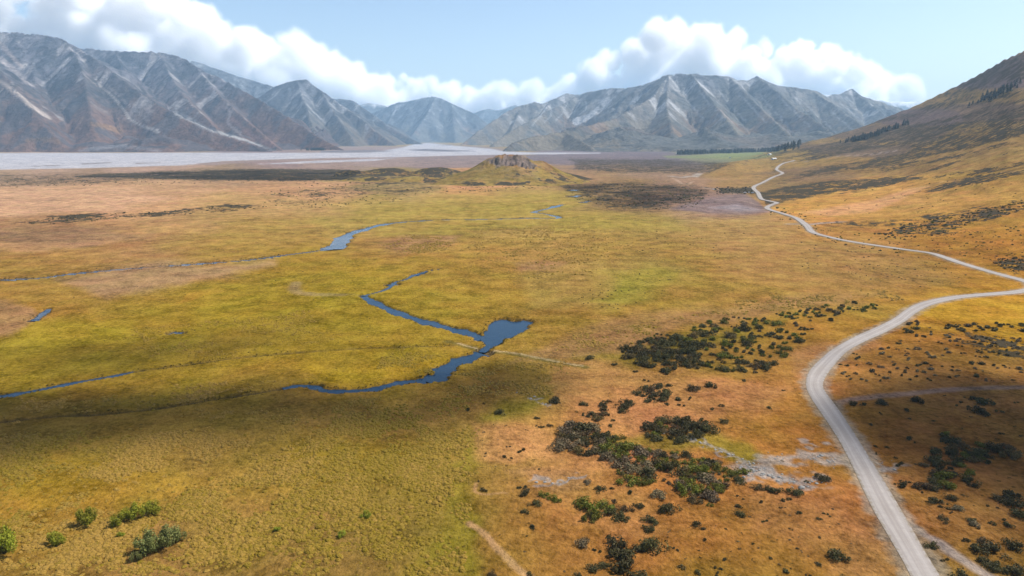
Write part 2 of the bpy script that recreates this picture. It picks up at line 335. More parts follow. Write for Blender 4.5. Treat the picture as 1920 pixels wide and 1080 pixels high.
for a in [
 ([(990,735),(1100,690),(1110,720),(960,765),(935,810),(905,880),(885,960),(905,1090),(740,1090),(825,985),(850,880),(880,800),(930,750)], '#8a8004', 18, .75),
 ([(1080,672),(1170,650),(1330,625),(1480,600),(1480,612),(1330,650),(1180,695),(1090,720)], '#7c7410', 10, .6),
 ([(1130,812),(1230,800),(1340,822),(1420,850),(1400,880),(1300,850),(1200,830)], '#8c8810', 10, .65),
 ([(880,800),(950,775),(1040,790),(1050,850),(960,875),(890,850)], '#d8985a', 14, .75), ([(1040,700),(1120,690),(1330,700),(1480,730),(1430,790),(1210,800),(1130,790),(1030,760)], '#c88c54', 16, .6),
 ([(960,890),(1080,870),(1110,900),(1010,925)], '#cc965e', 10, .6), ([(1140,905),(1230,930),(1260,990),(1160,1000),(1080,980)], '#c8884a', 14, .6), ([(1390,900),(1560,930),(1620,1010),(1560,1060),(1420,1000)], '#bc8048', 20, .5),
 ([(1600,960),(1680,1000),(1720,1090),(1560,1090)], '#c08850', 16, .5), ([(1500,660),(1640,625),(1700,600),(1660,640),(1560,690),(1520,760)], '#b88050', 12, .6),
 ([(950,690),(1010,640),(1130,605),(1330,575),(1520,550),(1660,555),(1560,575),(1300,610),(1180,660),(1080,685)], '#ac8052', 14, .65),
 ([(1320,440),(1480,430),(1640,470),(1800,520),(1700,550),(1500,540),(1380,500)], '#b48a4c', 20, .5), ([(960,530),(1080,480),(1240,470),(1300,520),(1150,580),(1000,590)], '#b09450', 20, .4),
 ([(1110,560),(1150,530),(1230,510),(1265,520),(1230,555),(1160,578)], '#989814', 12, .45),
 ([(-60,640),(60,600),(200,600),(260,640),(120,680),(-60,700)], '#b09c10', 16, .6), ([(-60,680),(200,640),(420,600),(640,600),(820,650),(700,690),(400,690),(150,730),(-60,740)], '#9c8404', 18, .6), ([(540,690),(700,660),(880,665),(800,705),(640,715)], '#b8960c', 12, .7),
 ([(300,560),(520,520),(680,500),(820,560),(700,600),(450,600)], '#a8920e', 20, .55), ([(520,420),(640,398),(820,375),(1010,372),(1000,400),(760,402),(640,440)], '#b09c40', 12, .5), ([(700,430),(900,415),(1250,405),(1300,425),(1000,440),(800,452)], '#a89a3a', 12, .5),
 ([(100,520),(330,496),(530,486),(520,500),(330,530),(180,550)], '#bc9670', 10, .7), ([(-40,560),(40,560),(70,585),(40,610),(-40,612)], '#bc9064', 8, .7),
 ([(-50,430),(150,425),(280,440),(150,455),(-50,455)], '#96785a', 8, .6), ([(0,456),(200,440),(230,448),(100,468),(0,472)], '#c89a6c', 5, .6), ([(-50,360),(200,350),(330,372),(200,400),(-50,410)], '#e2b48c', 8, .6),
 ([(720,460),(770,442),(870,440),(850,462),(760,476)], '#b4845a', 8, .7), ([(960,500),(1010,488),(1075,490),(1040,515),(980,518)], '#bc8c5c', 8, .7), ([(880,428),(1040,418),(1050,440),(920,450)], '#bc9050', 10, .5),
 ([(1460,388),(1540,372),(1640,350),(1730,338),(1925,330),(1925,372),(1790,400),(1650,410),(1520,408)], '#d4a24c', 8, .6, .4), ([(1495,400),(1640,376),(1715,353),(1745,350),(1690,375),(1640,396),(1560,406)], '#f0b478', 4, .8, .3),
 ([(1715,574),(1800,563),(1925,557),(2050,557),(2050,608),(1920,606),(1760,596)], '#c8981c', 6, .6, .2),
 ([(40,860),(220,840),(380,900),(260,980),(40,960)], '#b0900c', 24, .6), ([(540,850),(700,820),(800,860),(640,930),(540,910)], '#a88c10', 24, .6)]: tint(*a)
line([(0,312.5),(120,311)], '#d8d8dc', 6, .5)
for pts, h, w, m in [
 ([(1562,772),(1572,757),(1600,749),(1640,744),(1700,738),(1760,732),(1830,728),(1920,726),(2000,724)], '#a88c7c', 3.4, .8),
 ([(1690,975),(1720,995),(1760,1018),(1790,1040),(1830,1065),(1880,1100),(1950,1150)], '#b8a89c', 2.6, .9),
 ([(1478,420),(1500,420),(1515,421),(1545,418),(1580,416)], '#c8bcb0', 7, .8),
 ([(838,640),(870,648),(905,657),(950,662),(1000,671),(1050,680),(1095,688)], '#6c6420', 3.6, .9), ([(860,644),(905,656),(950,660),(1000,669),(1090,686)], '#d0b888', 1.3, .85),
 ([(880,980),(905,1000),(935,1030),(965,1060),(1010,1095)], '#d0a470', 1.6, .8), ([(895,905),(895,925),(950,925)], '#cfa468', .8, .7),
 ([(555,530),(553,545),(575,551),(640,553)], '#b49c70', 6, .6), ([(690,553),(620,552),(575,548)], '#9a8a4c', 2.5, .5),
 ([(1300,340),(1285,346),(1270,338),(1260,334)], '#d8b898', 6, .8), ([(1255,330),(1285,332),(1310,326)], '#c4c0b4', 16, .7),
 ([(1318,352),(1345,356),(1380,362)], '#cbb8aa', 8, .7), ([(1470,306),(1530,300),(1600,292),(1680,283)], '#b4a498', 10, .7), ([(1560,265),(1580,258),(1610,250)], '#a8988c', 8, .6),
 ([(1720,352),(1780,340),(1850,330),(1920,322)], '#caa46c', 8, .6)]:
    line(pts, h, w, m, .6, .5)
# stony stream bed
BED = [([(1610,868),(1580,862),(1540,860),(1500,857),(1460,862),(1425,868),(1405,878),(1395,890)], 6.5), ([(1425,880),(1445,893),(1480,900),(1510,906),(1545,896)], 5), ([(1440,885),(1470,893)], 8), ([(1400,866),(1365,852),(1330,840),(1300,824),(1270,812),(1235,806)], 2.6), ([(1612,866),(1640,868),(1675,874)], 5),
       ([(1515,832),(1535,833)], 4), ([(970,735),(990,742),(1010,750),(1022,760)], 1.6), ([(1050,905),(1085,890)], 1.4), ([(1000,900),(1040,905),(1070,897)], 2.2)]
for pts, w in BED: line(pts, '#b0aca6', w*.7, .7, .8, 4.5)
bed_xy = [(smooth_line(ground_at(*np.array(p).T), 5), w) for p, w in BED]
# green stream sides, dark banks, pale road verges
for P, w in stream_xy[:8]:
    pass
vg = sstep(5.6, 3.0, gd+fbm(gx/2.5, gy/2.5, 2, 44)*1.3)*.75
C = C*(1-vg[:, None]) + srgb('#b3a48c')*vg[:, None]
bk = sstep(.05, .6, gc); C = C*(1-bk[:, None]*.8) + srgb('#4c4228')*bk[:, None]*.8
# scrub cover too far off to tell the bushes apart: 0..1 density
S = np.zeros(len(gx))
def scrub(poly, m, f=4, warp=1.):
    lo = np.min(poly, 0)-40; hi = np.max(poly, 0)+40
    k = np.where((gu > lo[0]) & (gu < hi[0]) & (gv > lo[1]) & (gv < hi[1]))[0]
    sd = poly_sd(gu[k]+(wu[k]-gu[k])*.4*warp, gv[k]+(wv[k]-gv[k])*.4*warp, poly)
    S[k] = np.maximum(S[k], sstep(f, -f, sd)*m)
scrub([(130,331),(200,324),(480,317),(640,317),(700,324),(650,337),(450,339),(250,336)], 1., 3, .5); scrub([(480,318),(660,318),(640,334),(500,332)], 1.2, 2, .5); scrub([(640,345),(760,352),(770,366),(640,372),(480,366)], .45, 4, .8)
scrub([(-50,325),(200,326),(330,338),(200,345),(-50,352)], .5, 4, .6)
scrub([(640,318),(780,322),(880,330),(860,345),(720,348),(640,340)], .6, 4, .7)
scrub([(700,352),(780,346),(840,352),(760,362),(640,362)], .5, 4, .7)
scrub([(1050,345),(1180,338),(1330,352),(1340,372),(1260,392),(1140,392),(1080,372)], .55, 8, 1.4)
scrub([(1180,360),(1300,362),(1320,378),(1230,384)], .6, 8, 1.4)
scrub([(1060,296),(1250,298),(1380,305),(1330,325),(1180,325),(1080,318)], .7, 4, .8)
scrub([(1345,352),(1415,352),(1425,362),(1350,363)], 1, 2, .5)
scrub([(1425,358),(1470,350),(1560,340),(1680,332),(1760,335),(1640,352),(1530,368),(1440,382)], .9, 3, .7)
scrub([(1640,440),(1700,420),(1790,403),(1930,372),(1960,385),(1850,412),(1760,440),(1700,452)], .5, 8, 1.3)
scrub([(1850,490),(1925,478),(1960,500),(1900,512)], .55, 6, 1.)
scrub([(1530,418),(1620,412),(1760,400),(1800,405),(1650,425),(1560,430)], .5, 4, .9)
scrub([(20,420),(100,408),(180,400),(300,396),(430,386),(500,388),(420,400),(250,408),(120,420)], .6, 3, 1.)
scrub([(500,378),(600,372),(650,378),(560,388)], .4, 4, 1.)
scrub([(1780,625),(1930,630),(1950,680),(1850,665),(1770,645)], .55, 6, .8)
hl = np.clip(hill(gx, gy)/14, 0, 1)
band = fbm(gu/230, (gv+gu*.2)/15, 4, 91)*1.3
S = np.maximum(S, sstep(-.08, .36, band + .2*sstep(300, 200, gv))*hl*sstep(395, 345, gv+(gu-1500)*.02)*.72)
up = sstep(255, 190, gv+(gu-1700)*.42)*hl
S = np.maximum(S, up*.35)
C = np.clip(C/KEXP, .0015, .7)
# plain grass cover for the tussocks: 0..1
T = np.zeros(len(gx))
ground_me = mesh_from('ground', np.stack([gx, gy, gz], -1), grid_faces(len(ry), len(azs)), None, True, {'Col': C, 'scrub': S})
def ground_material():
    b = NB('ground_cover'); c = b.attr('Col').outputs['Color']; s = b.attr('scrub').outputs['Fac']
    n1 = b.noise(.6, 6, .7); n2 = b.noise(.085, 6, .66); n3 = b.noise(.014, 5, .6)
    t = b.math('ADD', b.math('MULTIPLY', b.ramp(n1, .3, .7), .42), b.math('ADD', b.math('MULTIPLY', b.ramp(n2, .32, .68), .38), b.math('MULTIPLY', b.ramp(n3, .32, .68), .2)))
    dk = b.mix(1., c, (.42, .42, .46), 'MULTIPLY'); lt = b.mix(.16, b.mix(1., c, (1.5, 1.48, 1.5), 'MULTIPLY'), alb('#dcb488'))
    c = b.mix(b.ramp(t, .22, .78), dk, lt)
    hs = b.n('ShaderNodeHueSaturation', Color=c, Hue=b.ramp(b.noise(.04, 5, .6), .3, .7, .488, .512)); c = hs.outputs[0]
    spk = b.math('MULTIPLY', b.ramp(b.noise(.45, 2, .5), .655, .70), b.ramp(b.noise(.03, 3), .42, .6, 0, .7)); c = b.mix(spk, c, alb('#4a3a16'))
    # bushes of far scrub: dark rounded specks
    sc1 = b.noise(.11, 5, .72); sc2 = b.noise(.028, 3, .5)
    t = b.math('ADD', b.math('MULTIPLY', sc1, .62), b.math('MULTIPLY', sc2, .38))
    th = b.ramp(s, 0, 1, .605, .42)
    k = b.ramp(b.math('SUBTRACT', t, th), -.012, .03)
    k = b.math('MULTIPLY', k, b.ramp(s, .02, .12))
    dark = b.mix(b.noise(.06, 3), alb('#4c4834', 2.4), alb('#6a5c4a', 2.4))
    b.base(b.mix(k, c, dark)); b.rough(1., 0.)
    h = b.math('ADD', b.math('MULTIPLY', b.noise(1.3, 4, .6), .6), b.math('ADD', b.math('MULTIPLY', b.noise(.35, 3), 1.0), b.math('MULTIPLY', k, .8)))
    b.bump(h, .9, .9)
    return b.m
ground_me.materials.append(ground_material())
link(bpy.data.objects.new('ground', ground_me), kind='structure')

# ------------------------------------------------------------------ road
def strip(name, P, w, z, mat, cross=5, crown=.0, ext=None):
    T_ = np.gradient(P, axis=0); T_ /= np.linalg.norm(T_, axis=1)[:, None]+1e-9; Nn = np.stack([-T_[:, 1], T_[:, 0]], -1)
    s = np.linspace(-1, 1, cross); w = np.broadcast_to(w, len(P))
    XY = P[:, None, :] + Nn[:, None, :]*(s[None, :, None]*w[:, None, None]/2)
    Z = np.broadcast_to(np.asarray(z)[:, None] if np.ndim(z) else z, XY.shape[:2]) + crown*(1-s[None, :]**2)
    V = np.concatenate([XY, Z[..., None]], -1).reshape(-1, 3)
    along = np.concatenate([[0], np.cumsum(np.linalg.norm(np.diff(P, axis=0), axis=1))])
    return mesh_from(name, V, grid_faces(len(P), cross), mat, True, {'across': np.tile(s, len(P)), 'along': np.repeat(along, cross)})
def road_material():
    b = NB('road_gravel'); a = b.attr('across').outputs['Fac']
    ab = b.math('ABSOLUTE', a, 0)
    n = b.noise(.8, 6, .65); n2 = b.noise(.07, 4)
    cx = b.n('ShaderNodeCombineXYZ', X=b.math('MULTIPLY', a, 7.), Y=b.math('MULTIPLY', b.attr('along').outputs['Fac'], .03)).outputs[0]
    st = b.noise(1.0, 3, .5, cx)
    c = b.mix(b.ramp(st, .35, .65), alb('#c2b8b2'), alb('#ddd4cc'))
    rut = b.ramp(b.math('ABSOLUTE', b.math('SUBTRACT', b.math('ADD', ab, b.ramp(b.noise(.05, 2), .3, .7, -.08, .08)), .42), 0), .07, .2, 1, 0)
    c = b.mix(b.math('MULTIPLY', rut, .45), b.mix(b.ramp(n2, .35, .65, .1, .55), c, alb('#a89c90')), alb('#e4dcd4'))
    c = b.mix(b.ramp(n, .3, .7, 0, .5), c, alb('#b4aaa4'))
    c = b.mix(b.ramp(b.math('ADD', ab, b.ramp(n, .3, .7, -.22, .22)), .82, 1.0, 0, .75), c, alb('#a5967e'))
    b.base(c); b.rough(.9, .1); b.bump(n, .5, .1); return b.m
P = smooth_line(road_xy[::1], 3)
zr = np.interp(np.linspace(0, len(road_xy)-1, len(P)), np.arange(len(road_z)), road_z)
lift = .07+np.clip((P[:, 1]-350)/900, 0, .6)
road_w = 5.6+.35*np.sin(np.arange(len(P))*.13)+np.clip((P[:, 1]-500)/900, 0, .5)
link(bpy.data.objects.new('gravel_road', strip('gravel_road', P, road_w, zr+lift, road_material(), 7, .08)), kind='structure')

# ------------------------------------------------------------------ water
def water_material():
    b = NB('stream_water'); b.base(b.mix(b.noise(.25, 3), (.006, .024, .055), (.016, .036, .06))); b.rough(.1, .14); b.b.inputs['IOR'].default_value = 1.33
    b.bump(b.noise(1.1, 4), .45, .12); return b.m
WM = water_material()
for i, (P, w) in enumerate(stream_xy):
    if i in (7, 9): continue           # dry, overgrown channels
    bed = BASE(P[:, 0], P[:, 1]); 
    for _ in range(8): bed[1:-1] = (bed[:-2]+2*bed[1:-1]+bed[2:])/4
    dep = np.minimum(1.1, .5+w/2*.25)
    name = 'stream' if w.max() > 1.7 and len(P) > 14 else 'pool'
    link(bpy.data.objects.new(name, strip(name, P, w+1.6, bed-dep*.52, WM, 3)), kind='structure')
pc = pond_xy.mean(0)
n = len(pond_xy); ring = pc+(pond_xy-pc)*1.06
zp = float(BASE(pond_xy[:, 0], pond_xy[:, 1]).min())-.42
V = [(pc[0], pc[1], zp)]+[(x, y, zp) for x, y in ring]
link(bpy.data.objects.new('pond', mesh_from('pond', V, [(0, k+1, (k+1) % n+1) for k in range(n)], WM, False)), kind='structure')

# ------------------------------------------------------------------ mountains
def mountain(name, ridges, x0, x1, y0, y1, res, mat_fn, slope=.85, L=1700, wave=420, amp=70, seed=0, ridge_keep=.06, keep_d=330, foot=None):
    nx = int((x1-x0)/res)+1; ny = int((y1-y0)/res)+1
    X, Y = np.meshgrid(np.linspace(x0, x1, nx), np.linspace(y0, y1, ny)); X = X.ravel(); Y = Y.ravel()
    wx = X+fbm(X/300, Y/300, 3, seed+1)*70; wy = Y+fbm(X/300, Y/300, 3, seed+2)*70
    z = np.full(X.shape, -1e4); dmin = np.full(X.shape, 1e9)
    for rd in ridges:
        P = [at(*p) for p in rd['p']]; s = rd.get('s', slope)
        for a, b in zip(P[:-1], P[1:]):
            vx, vy = b[0]-a[0], b[1]-a[1]; l2 = vx*vx+vy*vy+1e-6
            t = np.clip(((X-a[0])*vx+(Y-a[1])*vy)/l2, 0, 1); d0 = np.hypot(X-a[0]-t*vx, Y-a[1]-t*vy)
            t2 = np.clip(((wx-a[0])*vx+(wy-a[1])*vy)/l2, 0, 1); d1 = np.hypot(wx-a[0]-t2*vx, wy-a[1]-t2*vy)
            k = sstep(0, 300, d0); d = d0*(1-k)+d1*k
            h = a[2]+(b[2]-a[2])*t - s*L*(1-np.exp(-d/L)); z = np.maximum(z, h); dmin = np.minimum(dmin, d0)
    if foot is not None: z = np.maximum(z, foot(X, Y))
    shp = (ny, nx); Z = z.reshape(shp)
    gy_, gx_ = np.gradient(Z, (y1-y0)/(ny-1), (x1-x0)/(nx-1)); gxr, gyr = gx_.ravel(), gy_.ravel()
    env = sstep(-10, 130, z)*(ridge_keep+(1-ridge_keep)*sstep(0, keep_d, dmin))
    h = np.zeros(X.shape); hx = np.zeros(X.shape); hy = np.zeros(X.shape); a = 1.; f = 1.
    for o in range(5):
        dx = gyr*1.5+hy*1.4; dy = -gxr*1.5-hx*1.4
        e, ex, ey = erosion(X/wave*f, Y/wave*f, dx, dy, seed+o*3)
        h += e*a; hx += ex*a*f*.25; hy += ey*a*f*.25; a *= .45; f *= 2.
    z2 = z + h*amp*env + (fbm(X/60, Y/60, 4, seed+9)*9 - np.abs(fbm(X/130, Y/130, 4, seed+19))*16)*sstep(-10, 130, z)
    Z2 = z2.reshape(shp); gy2, gx2 = np.gradient(Z2, (y1-y0)/(ny-1), (x1-x0)/(nx-1)); sl = np.hypot(gx2, gy2).ravel()
    u, v = project(X, Y, z2)
    cs = mat_fn(X, Y, z2, h, sl, dmin, u, v)
    F = grid_faces(ny, nx); F = F[(z2[F] > -12).any(1)]
    used = np.zeros(len(X), bool); used[F.ravel()] = True; idx = np.cumsum(used)-1
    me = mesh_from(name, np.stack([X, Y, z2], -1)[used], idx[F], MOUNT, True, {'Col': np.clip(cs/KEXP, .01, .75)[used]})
    return link(bpy.data.objects.new(name, me), kind='structure')
def mount_material():
    b = NB('mountain_rock'); c = b.attr('Col').outputs['Color']
    n = b.noise(.035, 7, .72); n2 = b.noise(.006, 4, .6)
    f = b.math('MULTIPLY', b.ramp(n, .34, .66, .6, 1.4), b.ramp(n2, .3, .7, .78, 1.22))
    b.base(b.n('ShaderNodeHueSaturation', Color=c, Value=f).outputs[0]); b.rough(1., 0.); b.bump(n, 1.0, 16.); return b.m
MOUNT = mount_material()
def lerp(a, b, t): return a*(1-t[:, None]) + b*t[:, None]
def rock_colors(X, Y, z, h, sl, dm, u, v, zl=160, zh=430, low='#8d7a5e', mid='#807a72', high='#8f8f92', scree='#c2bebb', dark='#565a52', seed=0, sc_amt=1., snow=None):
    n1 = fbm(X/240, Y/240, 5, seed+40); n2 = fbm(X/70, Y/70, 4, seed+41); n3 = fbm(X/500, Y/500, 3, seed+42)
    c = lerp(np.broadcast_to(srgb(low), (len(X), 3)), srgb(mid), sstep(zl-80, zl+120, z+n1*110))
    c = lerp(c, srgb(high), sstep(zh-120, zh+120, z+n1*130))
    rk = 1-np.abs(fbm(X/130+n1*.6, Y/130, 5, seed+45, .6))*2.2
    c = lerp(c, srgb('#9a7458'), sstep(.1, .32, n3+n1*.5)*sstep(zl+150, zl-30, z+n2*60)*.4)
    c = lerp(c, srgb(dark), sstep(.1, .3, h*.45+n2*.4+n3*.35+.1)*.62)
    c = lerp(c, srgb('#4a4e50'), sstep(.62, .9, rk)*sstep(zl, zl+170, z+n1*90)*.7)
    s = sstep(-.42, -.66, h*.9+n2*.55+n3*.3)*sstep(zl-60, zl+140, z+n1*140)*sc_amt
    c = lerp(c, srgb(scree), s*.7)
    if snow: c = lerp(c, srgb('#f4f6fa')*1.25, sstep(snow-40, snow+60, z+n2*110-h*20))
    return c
def tongue(c, u, v, pts, w0, w1, h, m=.95):      # a scree tongue where the slope shows one
    lo = np.min(pts, 0)-12; hi = np.max(pts, 0)+12
    k = np.where((u > lo[0]) & (u < hi[0]) & (v > lo[1]) & (v < hi[1]))[0]
    if len(k) == 0: return c
    d, t = seg_dist(u[k], v[k]+fbm(u[k]/6, v[k]/6, 2, 3)*1.2, smooth_line(pts, 4)); n_ = (len(pts)-1)*4
    w = w0+(w1-w0)*t/n_; a = sstep(w*.5+.8, w*.5-.6, d)*m
    c[k] = c[k]*(1-a[:, None]) + srgb(h)*a[:, None]; return c
def rg(*p, s=None):
    d = {'p': list(p)}
    if s: d['s'] = s
    return d
# the left-hand range: two shouldered mountains falling to the river
def foot_left(X, Y):
    t = sstep(3400, 3650, Y+fbm(X/200, Y/200, 3, 61)*120)
    return -20 + (t*(34+fbm(X/260, Y/260, 4, 62)*34) + sstep(3600, 4100, Y)*60)*sstep(-1150, -1750, X+fbm(X/150, Y/150, 3, 65)*90)
def col_left(X, Y, z, h, sl, dm, u, v):
    c = rock_colors(X, Y, z, h, sl, dm, u, v, 170, 430, '#84685a', '#7e6e68', '#8e8c92', '#c8c2c0', '#5c6066', 100)
    c = tongue(c, u, v, [(190,163),(212,182),(232,206),(245,224),(268,236),(297,247)], 2, 5, '#cfc6be')
    c = tongue(c, u, v, [(330,214),(352,222),(385,240),(420,251),(470,266),(515,283)], 8, 2.5, '#b9b6b4')
    c = tongue(c, u, v, [(188,150),(215,172),(245,200),(280,228)], 2, 1.5, '#b9b0ac', .8)
    c = tongue(c, u, v, [(0,152),(25,170),(50,192),(75,210),(95,222)], 8, 5, '#d0c0b4')
    c = tongue(c, u, v, [(0,110),(25,130),(50,152),(62,160)], 10, 6, '#c4bab8', .85)
    c = tongue(c, u, v, [(0,82),(15,98),(40,125)], 10, 5, '#d0c0b8', .7)
    c = tongue(c, u, v, [(130,110),(105,135),(78,160)], 7, 5, '#b8b4b6', .9)
    c = tongue(c, u, v, [(425,200),(432,215),(428,232),(450,250)], 3, 5, '#b8a8a4', .9)
    c = tongue(c, u, v, [(435,222),(455,240),(480,258),(510,272)], 8, 12, '#a07c70', .7)
    c = tongue(c, u, v, [(50,262),(90,262),(110,266)], 6, 8, '#a8845c', .5)
    c = tongue(c, u, v, [(170,232),(200,238),(225,246)], 8, 10, '#a8845c', .55)
    c = tongue(c, u, v, [(150,283),(200,276),(240,274),(300,284)], 6, 6, '#b4b4b8', .35)
    return c
A = [rg((-500,-60,5200),(-260,0,5100),(-60,48,5100),(20,60,5050),(70,64,5000),(118,72,4950),(157,95,4800),(200,124,4600),(241,158,4400),(280,184,4250),(320,208,4100),(400,245,3900),(510,283,3650)),
     rg((118,72,4950),(146,104,4700),(158,150,4350),(168,200,4020),(172,240,3800)),
     rg((-330,0,4700),(-150,50,4500),(-40,98,4250),(20,150,4000),(70,215,3750),(110,262,3600)),
     rg((20,60,5050),(60,110,4750),(66,160,4400)),
     rg((60,70,5900),(160,90,5900),(215,96,5850),(300,98,5800),(330,105,5750),(345,110,5700),(367,124,5600),(388,135,5500),(416,147,5400),(443,163,5250),(483,184,5050),(516,204,4850),(565,235,4550),(614,266,4200),(650,283,4000)),
     rg((300,98,5800),(318,140,5350),(345,180,4950),(390,225,4450),(430,270,3900)),
     rg((367,124,5600),(400,165,5150),(440,205,4700),(490,250,4200),(520,275,3900)),
     rg((215,96,5850),(235,130,5500),(255,150,5250))]
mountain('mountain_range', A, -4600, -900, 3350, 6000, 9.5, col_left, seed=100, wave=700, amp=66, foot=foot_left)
def col_c(X, Y, z, h, sl, dm, u, v):
    c = rock_colors(X, Y, z, h, sl, dm, u, v, 120, 330, '#82786a', '#7a7874', '#8c8e94', '#c0c0c2', '#585e64', 200)
    return tongue(c, u, v, [(565,178),(575,195),(590,212),(610,230)], 2.5, 1.5, '#c0c0c2', .8)
Cc = [rg((440,215,6900),(483,184,6900),(516,161,6850),(542,152,6800),(557,148,6750),(575,149,6700),(585,159,6650),(600,168,6600),(625,185,6500),(658,207,6350),(683,227,6200),(717,255,6000),(748,275,5850)),
      rg((557,148,6750),(572,190,6250),(585,235,5750),(600,268,5400)), rg((516,161,6850),(520,200,6400),(530,240,5900)), rg((600,168,6600),(630,215,6100),(660,260,5600))]
mountain('peak', Cc, -3000, -850, 5100, 7100, 12, col_c, seed=200, wave=380, amp=50)
def col_d(X, Y, z, h, sl, dm, u, v): return rock_colors(X, Y, z, h, sl, dm, u, v, 100, 350, '#7c7870', '#7c7c7c', '#8c9096', '#c4c8cc', '#5c646c', 300)
D = [rg((560,185,8200),(628,185,8100),(645,186,8000),(663,188,7900),(683,205,7700),(707,218,7500),(733,238,7250),(758,253,7050),(790,268,6850)), rg((663,188,7900),(680,225,7300),(700,262,6800)),
     rg((360,112,7800),(392,122,7800),(440,140,7800),(470,150,7800),(515,162,7700),(560,190,7500))]
mountain('mountain_ridge', D, -4000, -800, 6500, 8500, 16, col_d, seed=300, wave=420, amp=55)
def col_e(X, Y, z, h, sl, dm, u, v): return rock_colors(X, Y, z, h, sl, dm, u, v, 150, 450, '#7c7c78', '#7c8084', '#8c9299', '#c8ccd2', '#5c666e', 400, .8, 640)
E = [rg((690,215,10300),(730,198,10200),(745,192,10100),(775,188,10000),(798,182,9900),(817,181,9800),(828,184,9750),(847,193,9700),(867,202,9700),(890,212,9700),(905,224,9700),(940,250,9600)),
     rg((817,181,9800),(800,215,9200),(775,250,8700),(765,265,8500)), rg((847,193,9700),(850,225,9200),(855,262,8600)), rg((745,192,10100),(730,225,9700),(715,255,9200))]
mountain('far_peak', E, -2700, 300, 8200, 10600, 19, col_e, seed=400, wave=520, amp=70)
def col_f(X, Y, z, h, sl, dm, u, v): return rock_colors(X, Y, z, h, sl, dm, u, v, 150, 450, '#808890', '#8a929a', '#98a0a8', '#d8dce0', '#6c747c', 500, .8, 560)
Fm = [rg((640,205,11500),(690,193,11500),(720,197,11500),(760,215,11500)), rg((860,222,11800),(895,209,11800),(915,204,11800),(935,207,11800),(965,196,11800),(1010,205,11800)),
      rg((1500,180,11500),(1560,178,11500),(1620,185,11500),(1680,192,11500),(1740,190,11500),(1790,182,11500),(1850,200,11500))]
mountain('snow_range', Fm, -3600, 9300, 10700, 12300, 38, col_f, seed=500, wave=600, amp=60)
# the massif on the right of the valley
def foot_right(X, Y):
    t = sstep(3560, 3720, Y+fbm(X/150, Y/150, 3, 63)*110)
    return -20 + (t*(30+fbm(X/200, Y/200, 4, 64)*22) + sstep(3700, 4300, Y)*60)*sstep(60, 520, X+fbm(X/150, Y/150, 3, 66)*80)
def col_g(X, Y, z, h, sl, dm, u, v):
    c = rock_colors(X, Y, z, h, sl, dm, u, v, 190, 470, '#80786a', '#85817b', '#8f9196', '#c6c6c8', '#5a6062', 600)
    c = tongue(c, u, v, [(1122,202),(1110,215),(1095,222),(1080,228)], 6, 14, '#cfd0d2', .8)
    c = c*1.28
    for k in range(7): c = tongue(c, u, v, [(1150-k*22+9*math.sin(k*2.3),178+k*3.5),(1143-k*22,196+k*4),(1130-k*22,205+k*5)], 1.6, 2, '#c4c6ca', .7)
    for k in range(9): c = tongue(c, u, v, [(1270+k*38,160+k*4),(1290+k*40,190+k*4),(1318+k*40,222+k*3)], 2.2, 3, '#bcbcbe', .6)
    return c
Gm = [rg((1087,177,6900),(1108,171,6750),(1144,165,6500),(1171,165,6350),(1202,160,6200),(1233,147,6000),(1254,139,5850),(1296,137,5800),(1330,142,5800),(1367,142,5900),(1385,150,5950),(1401,148,6000),(1419,141,6000),(1440,153,6000),(1454,160,6000),(1479,162,6050),(1525,169,6200),(1550,180,6400),(1575,175,6600),(1598,167,6800),(1614,180,6900),(1642,188,7000),(1704,208,7200),(1800,240,7400)),
      rg((1254,139,5850),(1225,180,5350),(1150,222,4750),(1060,245,4250),(990,257,3950),(960,268,3800),(940,287,3640)),
      rg((1060,245,4250),(1090,262,3900),(1110,275,3750)),
      rg((1254,139,5850),(1250,200,5000),(1262,250,4300),(1275,284,3850)), rg((1296,137,5800),(1345,200,5000),(1400,270,4050)), rg((1367,142,5900),(1440,215,4950),(1500,270,4150)),
      rg((1419,141,6000),(1500,205,5150),(1580,262,4350)), rg((1525,169,6200),(1590,215,5500),(1650,255,4800)), rg((1598,167,6800),(1660,215,6100)),
      rg((1087,177,6900),(1045,199,6500),(1000,222,6100),(956,247,5650),(925,268,5300))]
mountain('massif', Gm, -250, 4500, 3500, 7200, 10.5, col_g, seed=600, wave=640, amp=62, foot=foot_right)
G1 = [rg((855,275,6000),(863,272,6100),(900,243,6450),(952,207,6950),(977,197,7100),(1004,191,7200),(1017,194,7250),(1033,187,7300),(1065,174,7500),(1087,177,7600),(1150,185,7700)), rg((977,197,7100),(960,240,6600),(945,268,6200)), rg((1033,187,7300),(1000,235,6700))]
mountain('side_ridge', G1, -900, 1400, 5700, 8000, 14, col_g, seed=700, wave=360, amp=48)

